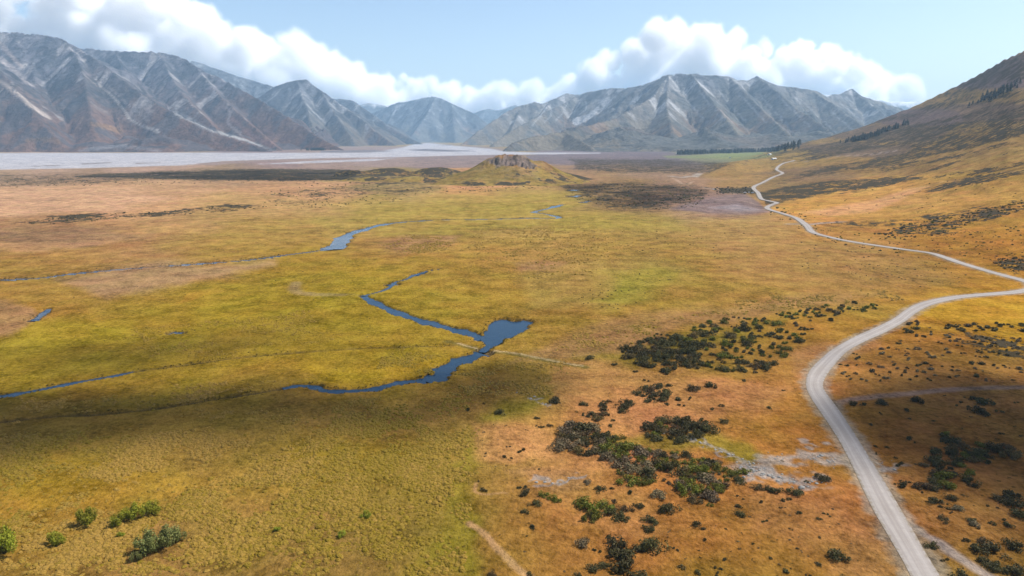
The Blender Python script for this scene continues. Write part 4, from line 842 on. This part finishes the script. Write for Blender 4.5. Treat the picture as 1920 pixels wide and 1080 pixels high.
# ------------------------------------------------------------------ scattered stuff by geometry nodes (grass tussocks, far scrub, stones)
def scatter(name, pos, scale, rot, protos, label, cat, tone=None):
    me = bpy.data.meshes.new(name); me.from_pydata(np.asarray(pos).tolist(), [], [])
    for an, val in (('sz', scale), ('rt', rot), ('tone', tone if tone is not None else np.random.default_rng(1).random(len(pos)))):
        a = me.attributes.new(an, 'FLOAT', 'POINT'); a.data.foreach_set('value', np.asarray(val, np.float32))
    pk = me.attributes.new('pick', 'INT', 'POINT'); pk.data.foreach_set('value', np.random.default_rng(2).integers(0, len(protos), len(pos)).astype(np.int32))
    ob = link(bpy.data.objects.new(name, me), kind='stuff', label=label, cat=cat)
    g = bpy.data.node_groups.new(name, 'GeometryNodeTree')
    g.interface.new_socket('Geometry', in_out='INPUT', socket_type='NodeSocketGeometry'); g.interface.new_socket('Geometry', in_out='OUTPUT', socket_type='NodeSocketGeometry')
    N, L = g.nodes, g.links; gi = N.new('NodeGroupInput'); go = N.new('NodeGroupOutput')
    gt_ = N.new('GeometryNodeGeometryToInstance')
    for k, m in reversed(list(enumerate(protos))):
        po = bpy.data.objects.new(name+'_piece', m); inf = N.new('GeometryNodeObjectInfo'); inf.inputs['Object'].default_value = po; L.new(inf.outputs['Geometry'], gt_.inputs[0])
    ip = N.new('GeometryNodeInstanceOnPoints'); L.new(gi.outputs[0], ip.inputs['Points']); L.new(gt_.outputs[0], ip.inputs['Instance']); ip.inputs['Pick Instance'].default_value = True
    def at_(n, t):
        x = N.new('GeometryNodeInputNamedAttribute'); x.data_type = t; x.inputs[0].default_value = n; return [o for o in x.outputs if o.enabled][0]
    L.new(at_('pick', 'INT'), ip.inputs['Instance Index']); L.new(at_('sz', 'FLOAT'), ip.inputs['Scale'])
    cx = N.new('ShaderNodeCombineXYZ'); L.new(at_('rt', 'FLOAT'), cx.inputs['Z']); er = N.new('FunctionNodeEulerToRotation'); L.new(cx.outputs[0], er.inputs[0]); L.new(er.outputs[0], ip.inputs['Rotation'])
    L.new(ip.outputs[0], go.inputs[0]); md = ob.modifiers.new('scatter', 'NODES'); md.node_group = g
    return ob
for kind in ('dark', 'green', 'grey', 'brown'):
    R_ = [i for i in rest if SHR[i][3] == kind]
    if R_: scatter('scrub', np.stack([XY[R_, 0], XY[R_, 1], SZ[R_]-.05], -1), SW[R_], rng.uniform(0, 6.28, len(R_)), SMALL[kind], f'scattered small {WORD[kind]} bushes too many to count', 'scrub')

# tussock grass: colour follows the place
def tussock(seed, h):
    g = np.random.default_rng(seed); V = [(0, 0, h)]; F = []; n = 9
    for r, (rr, zz) in enumerate(((.45, .86), (.85, .5), (1.0, .05), (.8, -.12))):
        for q in range(n):
            a = (q+r*.5)*6.2832/n; k = rr*g.uniform(.78, 1.22); V.append((math.cos(a)*k, math.sin(a)*k, h*zz*g.uniform(.8, 1.2)))
    F = [(0, 1+q, 1+(q+1) % n) for q in range(n)]
    for r in range(3):
        for q in range(n): a = 1+r*n; F += [(a+q, a+n+q, a+n+(q+1) % n), (a+q, a+n+(q+1) % n, a+(q+1) % n)]
    return mesh_from('tussock', V, F, TUS, False, {'shade': g.random(len(V))})
def tussock_mat():
    b = NB('tussock_grass'); t = b.attr('tone', 'INSTANCER').outputs['Fac']; s = b.attr('shade').outputs['Fac']
    c = b.mix(t, alb('#9c8608', 2.0), alb('#c49c48', 2.0)); c = b.mix(b.ramp(s, 0, 1, 0, .35), c, alb('#d4ac58', 2.0)); c = b.mix(b.ramp(b.noise(2.2, 3), .4, .7, 0, .5), c, alb('#6c5418', 2.0)); b.base(c); b.rough(.8, .1)
    ts = b.n('ShaderNodeBsdfTranslucent'); b.L.new(c, ts.inputs['Color']); mx = b.n('ShaderNodeMixShader', Fac=.25); b.L.new(b.b.outputs[0], mx.inputs[1]); b.L.new(ts.outputs[0], mx.inputs[2]); b.L.new(mx.outputs[0], b.out.inputs['Surface']); return b.m
TUS = tussock_mat()
TZ = [  # polygon in the photograph, number, tone (0 green .. 1 straw), radius
 ([(-60,800),(200,790),(560,770),(800,735),(900,740),(900,800),(880,900),(860,1000),(850,1100),(-60,1100)], 60000, .55, .52),
 ([(560,880),(700,850),(860,830),(900,860),(860,960),(760,1000),(620,1010)], 6000, .75, .6),
 ([(0,960),(340,1010),(520,900),(660,940),(700,1080),(0,1090)], 7000, .85, .66),
 ([(960,690),(1010,650),(1100,620),(1260,600),(1300,590),(1230,620),(1150,650),(1080,675),(1000,665)], 7000, .95, .6),
 ([(820,730),(900,690),(960,680),(1080,690),(1020,730),(900,745)], 3500, .7, .55),
 ([(0,762),(60,748),(300,720),(560,715),(520,722),(300,760),(60,785)], 2200, .75, .6), ([(10,790),(20,770),(55,760),(60,775),(30,795)], 130, 1., .9),
 ([(860,450),(900,430),(1100,420),(1200,460),(1100,520),(950,520),(860,480)], 6000, .8, .75), ([(720,460),(760,440),(860,450),(850,470),(760,478)], 2500, .95, .8),
 ([(1240,600),(1400,560),(1650,540),(1700,560),(1560,575),(1400,600)], 5000, .9, .7), ([(960,520),(1060,480),(1080,500),(1010,530)], 1200, .95, .8),
 ([(700,700),(760,650),(860,660),(840,680),(780,705)], 1500, .35, .5), ([(200,620),(600,580),(640,640),(300,690)], 4000, .25, .5)]
tp, ts_, tt_ = [], [], []
for poly, n, tone, r in TZ:
    Q = ground_at(*np.array(poly, float).T); lo, hi = Q.min(0), Q.max(0); p = rng.uniform(lo, hi, (n*2, 2)); sd = poly_sd(p[:, 0]+fbm(p[:, 0]/9, p[:, 1]/9, 2, 4)*8, p[:, 1]+fbm(p[:, 0]/9, p[:, 1]/9, 2, 5)*12, Q); fal = .12*max(min(hi-lo), 30); m_ = rng.random(len(p)) < sstep(fal*.35, -fal, sd)**1.5; p = p[m_][:n]
    cl = fbm(p[:, 0]/14, p[:, 1]/14, 4, 15)+fbm(p[:, 0]/3.5, p[:, 1]/3.5, 2, 18)*.4; keep = rng.random(len(p)) < np.clip(.42+cl*1.7, .02, .9); p = p[keep]; cl = cl[keep]
    tp.append(p); ts_.append(.78*r*np.clip(rng.gamma(6., .14, len(p)), .3, 1.7)*(1+.3*np.clip(cl, -1, 1))); tt_.append(np.clip(tone-.15+fbm(p[:, 0]/30, p[:, 1]/45, 4, 27)*.9+cl*.25+rng.normal(0, .22, len(p)), 0, 1))
tp = np.vstack(tp); ts_ = np.concatenate(ts_); tt_ = np.concatenate(tt_)
tz, tc, td, _ = ground_z(tp[:, 0], tp[:, 1], True); k = (tc < .03) & (td > 4.5)
scatter('tussock_grass', np.stack([tp[k, 0], tp[k, 1], tz[k]-.04], -1), ts_[k], rng.uniform(0, 6.28, k.sum()), [tussock(i, .5+.07*i) for i in range(5)], 'straw coloured tussock grass covering the flats', 'grass', tt_[k])
# stones of the dry stream bed
def stone(seed):
    g = np.random.default_rng(seed); V = []; F = []
    for j, (zz, rr) in enumerate(((-.15, .8), (.2, 1.), (.5, .6))):
        for q in range(7): V.append((math.cos(q*.8976)*rr*g.uniform(.75, 1.2), math.sin(q*.8976)*rr*g.uniform(.75, 1.2), zz+g.uniform(-.08, .08)))
    V.append((0, 0, .62))
    for j in range(2):
        for q in range(7): a = j*7; F += [(a+q, a+(q+1) % 7, a+7+(q+1) % 7), (a+q, a+7+(q+1) % 7, a+7+q)]
    F += [(14+q, 14+(q+1) % 7, 21) for q in range(7)]
    return mesh_from('stone', V, F, STONE, False)
bs = NB('pale_stone'); bs.base(bs.mix(bs.noise(.9, 4), alb('#8e8c88'), alb('#ccc9c2'))); bs.rough(.9, .1); STONE = bs.m
sp_, ss_ = [], []
for Pb, w in bed_xy:
    n = int(np.linalg.norm(np.diff(Pb, axis=0), axis=1).sum()*w*.8); i = rng.integers(0, len(Pb)-1, n); t = rng.random((n, 1)); p = Pb[i]*(1-t)+Pb[i+1]*t+rng.normal(0, w*.3, (n, 2)); q_ = fbm(p[:, 0]/4, p[:, 1]/4, 3, 55) > -.05; p = p[q_]; sp_.append(p); ss_.append(rng.gamma(2., .075, len(p))+.08)
sp_ = np.vstack(sp_); ss_ = np.concatenate(ss_); szz, _, sd_, _ = ground_z(sp_[:, 0], sp_[:, 1], True); k = sd_ > 3.6
scatter('stream_stones', np.stack([sp_[k, 0], sp_[k, 1], szz[k]], -1), ss_[k], rng.uniform(0, 6.28, k.sum()), [stone(i) for i in range(4)], 'pale grey stones strewn along the dry stream bed', 'stones')

# ------------------------------------------------------------------ willows at the edge of the tussock flat
def willow_crown(seed, n, kind):
    g = np.random.default_rng(seed); LC = []
    for k in range(16):
        a = g.uniform(0, 6.283); rr = g.uniform(0, .68)**.7; zz = .25+.6*g.random()*(1-rr*.5); LC.append((math.cos(a)*rr, math.sin(a)*rr, zz, g.uniform(.2, .32)))
    LC = np.array(LC); k = g.integers(0, 16, n); d = g.normal(size=(n, 3)); d /= np.linalg.norm(d, axis=1)[:, None]
    c = LC[k, :3]+d*(LC[k, 3]*(.5+.55*g.random(n)))[:, None]; c[:, 2] = np.abs(c[:, 2])+.02
    nr = d+g.normal(size=(n, 3))*.6; nr /= np.linalg.norm(nr, axis=1)[:, None]; t = np.cross(nr, g.normal(size=(n, 3))+np.array([0, 0, 1.5])); t /= np.linalg.norm(t, axis=1)[:, None]; b = np.cross(nr, t); s = .036*g.uniform(.6, 1.5, n)[:, None]
    V = np.stack([c-t*s*1.3, c-b*s*.6, c+t*s*1.3, c+b*s*.6], 1).reshape(-1, 3)
    return mesh_from('crown', V, np.arange(n*4).reshape(n, 4), LM[kind], False, {'tone': np.repeat(np.clip(g.random(n)*.6+c[:, 2]*.35, 0, 1), 4)})
WC = {k: [willow_crown(300+i, 2600, k) for i in range(2)] for k in ('willow', 'silver')}
WS = [stems(400+i, 8, .7, .035, .5, 'trunk') for i in range(2)]
WIL = [(12,1035,72,'willow',1.0,'big bright green willow, largest and roundest, standing by itself'),(160,984,48,'willow',.85,'round yellow-green willow standing alone beside the long willow hedge'),(105,1024,38,'willow',.95,'small round green willow between the lone round one and the biggest'),
       (224,984,38,'willow',.85,'low pale willow at the lower end of the willow hedge'),(250,972,46,'willow',.95,'tall yellow-green willow in the middle of the willow hedge'),(283,965,42,'willow',.8,'dark green willow at the upper end of the willow hedge'),
       (228,1008,16,'willow',1.,'tiny bright green willow sapling between hedge and grey-green clump'),
       (278,1036,50,'silver',1.15,'tall grey-green willow at the front of the silvery clump'),(308,1026,54,'silver',1.1,'broad grey-green willow in the middle of the silvery clump'),(334,1016,34,'silver',1.0,'dark grey-green willow at the back of the silvery clump'),(262,1050,32,'silver',.8,'low pale willow at the foot of the silvery clump'),
       (686,970,24,'willow',.7,'small dark green bush alone on the tussock flat'),(638,1006,22,'willow',.7,'low green bush beside the tussocks below the lone dark bush'),(520,996,15,'willow',.8,'little green bush right of the silvery willow clump')]
for i, (u, v, w, kind, hz, lab) in enumerate(WIL):
    p = ground_at(u, v, ground_z)[0]; z = float(ground_z(p[:1], p[1:])[0]); s = w/FPX*(p[1]*CP-(z-CAMH)*SP)*.56
    e = bpy.data.objects.new('willow_tree', None); e.location = (*p, z-.05); e.rotation_euler = (0, 0, i*1.7); e.scale = (s, s, s*hz*1.5)
    link(e, label=lab, cat='tree', group='willows on the tussock flat'); link(bpy.data.objects.new('crown', WC[kind][i % 2]), e); link(bpy.data.objects.new('trunk', WS[i % 2]), e)

# ------------------------------------------------------------------ far conifers (read as dark masses)
def pine(seed):
    g = np.random.default_rng(seed); V = []; F = []; tn = []
    for k in range(90):
        z = g.uniform(.08, 1); r = (1-z)*.3*g.uniform(.5, 1.1)+.02; a = g.uniform(0, 6.283); c = np.array([math.cos(a)*r, math.sin(a)*r, z]); t = np.array([-math.sin(a), math.cos(a), 0])*.09; d = np.array([math.cos(a)*.08, math.sin(a)*.08, -.07]); o = len(V)
        V += [c-t, c+t, c+t*.4+d, c-t*.4+d]; F.append((o, o+1, o+2, o+3)); tn += [g.random()]*4
    return mesh_from('pine', V, F, LM['pine'], False, {'tone': tn})
PINES = [pine(i) for i in range(3)]
def pines(pts, n, h0, h1, wid, label, fn=ground_z):
    P_ = smooth_line(ground_at(*np.array(pts, float).T, fn), 6); t = rng.random(n)*(len(P_)-1); i = t.astype(int); f = (t-i)[:, None]; p = P_[i]*(1-f)+P_[np.minimum(i+1, len(P_)-1)]*f+rng.normal(0, wid, (n, 2)); z = fn(p[:, 0], p[:, 1])
    scatter('pine_belt', np.stack([p[:, 0], p[:, 1], z-.3], -1), rng.uniform(h0, h1, n), rng.uniform(0, 6.28, n), PINES, label, 'trees')
pines([(1275,290),(1320,288.5),(1380,286.5),(1440,284),(1490,281)], 420, 12, 22, 18, 'dark pine belt along the foot of the massif')
pines([(1595,264),(1620,260),(1650,250),(1685,238)], 130, 9, 15, 14, 'dark pines in the gully on the right-hand hillside')
pines([(1840,188),(1870,178),(1900,168)], 60, 8, 14, 10, 'dark trees high on the right-hand hillside')
pines([(587,282),(603,282)], 70, 12, 18, 22, 'small dark pine block by the river on the left')

# ------------------------------------------------------------------ parked cars and farm sheds, a few pixels each
def box(V, F, x0, x1, y0, y1, z0, z1, tx=0., ty=0.):
    o = len(V); V += [(x0, y0, z0), (x1, y0, z0), (x1, y1, z0), (x0, y1, z0), (x0+tx, y0+ty, z1), (x1-tx, y0+ty, z1), (x1-tx, y1-ty, z1), (x0+tx, y1-ty, z1)]
    F += [(o, o+3, o+2, o+1), (o+4, o+5, o+6, o+7), (o, o+1, o+5, o+4), (o+1, o+2, o+6, o+5), (o+2, o+3, o+7, o+6), (o+3, o, o+4, o+7)]
def flat_mat(name, c, r=.4):
    b = NB(name); b.base(b.mix(b.noise(2.0, 3), alb(c, 1.3), alb(c, 1.45))); b.rough(r, .5); return b.m
MW, MG, MT, MR = flat_mat('car_paint', '#e8e8ea'), flat_mat('dark_glass', '#2a3036', .1), flat_mat('tyre_rubber', '#202020', .8), flat_mat('shed_iron', '#d8d8d4')
def boxes(name, mat, *bs_):
    V, F = [], []
    for b_ in bs_: box(V, F, *b_)
    return mesh_from(name, V, F, mat, False)
def wheel():
    V = [(math.cos(a*.5236)*.34, s, .34+math.sin(a*.5236)*.34) for s in (-.1, .1) for a in range(12)]+[(0, -.1, .34), (0, .1, .34)]; F = []
    for a in range(12): b_ = (a+1) % 12; F += [(a, b_, 12+b_), (a, 12+b_, 12+a), (24, b_, a), (25, 12+a, 12+b_)]
    return mesh_from('wheel', V, F, MT, False)
WH = wheel(); CB_ = boxes('body', MW, (-2.1, 2.1, -.88, .88, .35, 1.0, .08, .06)); CC_ = boxes('cabin', MG, (-1.5, 1.0, -.8, .8, 1.0, 1.5, .45, .12)); CR_ = boxes('roof', MW, (-1.05, .55, -.68, .68, 1.5, 1.56))
for i, (u, v, rz_, lab) in enumerate([(1397,362,.3,'white car parked at the left end of the small car park'), (1404,361.5,1.2,'white car parked in the middle of the small car park'), (1411,362,.1,'white car parked nearest the road at the small car park'), (1338,355.5,.6,'white car parked alone on the track west of the car park')]):
    p = ground_at(u, v, ground_z)[0]; z = float(ground_z(p[:1], p[1:])[0]); e = link(bpy.data.objects.new('parked_car', None), label=lab, cat='car', group='cars at the car park'); e.location = (*p, z+.05); e.rotation_euler = (0, 0, rz_)
    for m in (CB_, CC_, CR_): link(bpy.data.objects.new(m.name, m), e)
    for x, y in ((-1.3, -.82), (1.3, -.82), (-1.3, .82), (1.3, .82)): o = link(bpy.data.objects.new('wheel', WH), e); o.location = (x, y, 0)
SW_ = boxes('wall', MR, (-6, 6, -4, 4, -.5, 3.2)); SD_ = boxes('door', MG, (-1.5, 1.5, -4.06, -3.99, 0, 2.8))
SR_ = mesh_from('roof', [(-6.4, -4.4, 3.1), (6.4, -4.4, 3.1), (6.4, 0, 5.2), (-6.4, 0, 5.2), (-6.4, 4.4, 3.1), (6.4, 4.4, 3.1)], [(0, 1, 2, 3), (3, 2, 5, 4)], MR, False)
for i, (u, v, lab) in enumerate([(1451,299.5,'white farm shed on the terrace edge just left of the climbing road'), (1443,291,'white farm shed on the far crest beyond the terrace shed'), (1369,296.5,'white farm shed on the green paddock below the pine belt'), (1270,289,'white farm shed at the left end of the pine belt')]):
    p = ground_at(u, v, ground_z)[0]; z = float(ground_z(p[:1], p[1:])[0]); e = link(bpy.data.objects.new('farm_shed', None), label=lab, cat='shed', group='far farm sheds'); e.location = (*p, z); e.rotation_euler = (0, 0, .3+i*.5)
    for m in (SW_, SR_, SD_): link(bpy.data.objects.new(m.name, m), e)

# ------------------------------------------------------------------ sedge fringe along the banks
sedge_p = []
for i, (P, w) in enumerate(stream_xy):
    T_ = np.gradient(P, axis=0); T_ /= np.linalg.norm(T_, axis=1)[:, None]+1e-9; Nn = np.stack([-T_[:, 1], T_[:, 0]], -1)
    n = int(np.linalg.norm(np.diff(P, axis=0), axis=1).sum()*(2.4 if P[:, 1].mean() < 450 else .8)); t = rng.random(n)*(len(P)-1); k = t.astype(int); f = (t-k)[:, None]
    p = P[k]*(1-f)+P[np.minimum(k+1, len(P)-1)]*f; sd = rng.choice([-1, 1], n); off = (w[k]/2+.35+np.abs(rng.normal(0, .55, n)))*sd; p = p+Nn[k]*off[:, None]
    keep = rng.random(n) < np.clip(.55+fbm(p[:, 0]/11, p[:, 1]/11, 3, 33)*1.4+.2*(sd*np.sign(Nn[k][:, 1]) > 0), 0, 1); sedge_p.append(p[keep])
n = 420; k = rng.integers(0, len(pond_xy), n); f = rng.random((n, 1)); p = pond_xy[k]*(1-f)+pond_xy[(k+1) % len(pond_xy)]*f; sedge_p.append(p+rng.normal(0, .8, p.shape)); sedge_p.append(np.array([at_g for at_g in ground_at([942, 945, 940], [622, 624, 623])])+rng.normal(0, .4, (3, 2)))
sedge_p = np.vstack(sedge_p); z_ = ground_z(sedge_p[:, 0], sedge_p[:, 1])
def sedge(seed):
    g = np.random.default_rng(seed); V = []; F = []; tn = []
    for q in range(26):
        a = g.uniform(0, 6.283); o = len(V); d = np.array([math.cos(a), math.sin(a), 0]); s_ = np.array([-d[1], d[0], 0])*.1; r0 = g.uniform(0, .35); b0 = d*r0; tip = d*(r0+g.uniform(.2, .8))+np.array([0, 0, g.uniform(.7, 1.3)])
        V += [b0-s_, b0+s_, tip]; F.append((o, o+1, o+2)); tn += [g.random()]*3
    return mesh_from('sedge', V, F, SEDGE, False, {'tone': tn})
SEDGE = leaf_mat('sedge_blades', '#6c5c14', '#a08c38')
scatter('bank_sedge', np.stack([sedge_p[:, 0], sedge_p[:, 1], z_-.05], -1), rng.uniform(.2, .5, len(sedge_p)), rng.uniform(0, 6.28, len(sedge_p)), [sedge(i) for i in range(4)], 'dark sedge fringe growing along the stream banks', 'sedge')
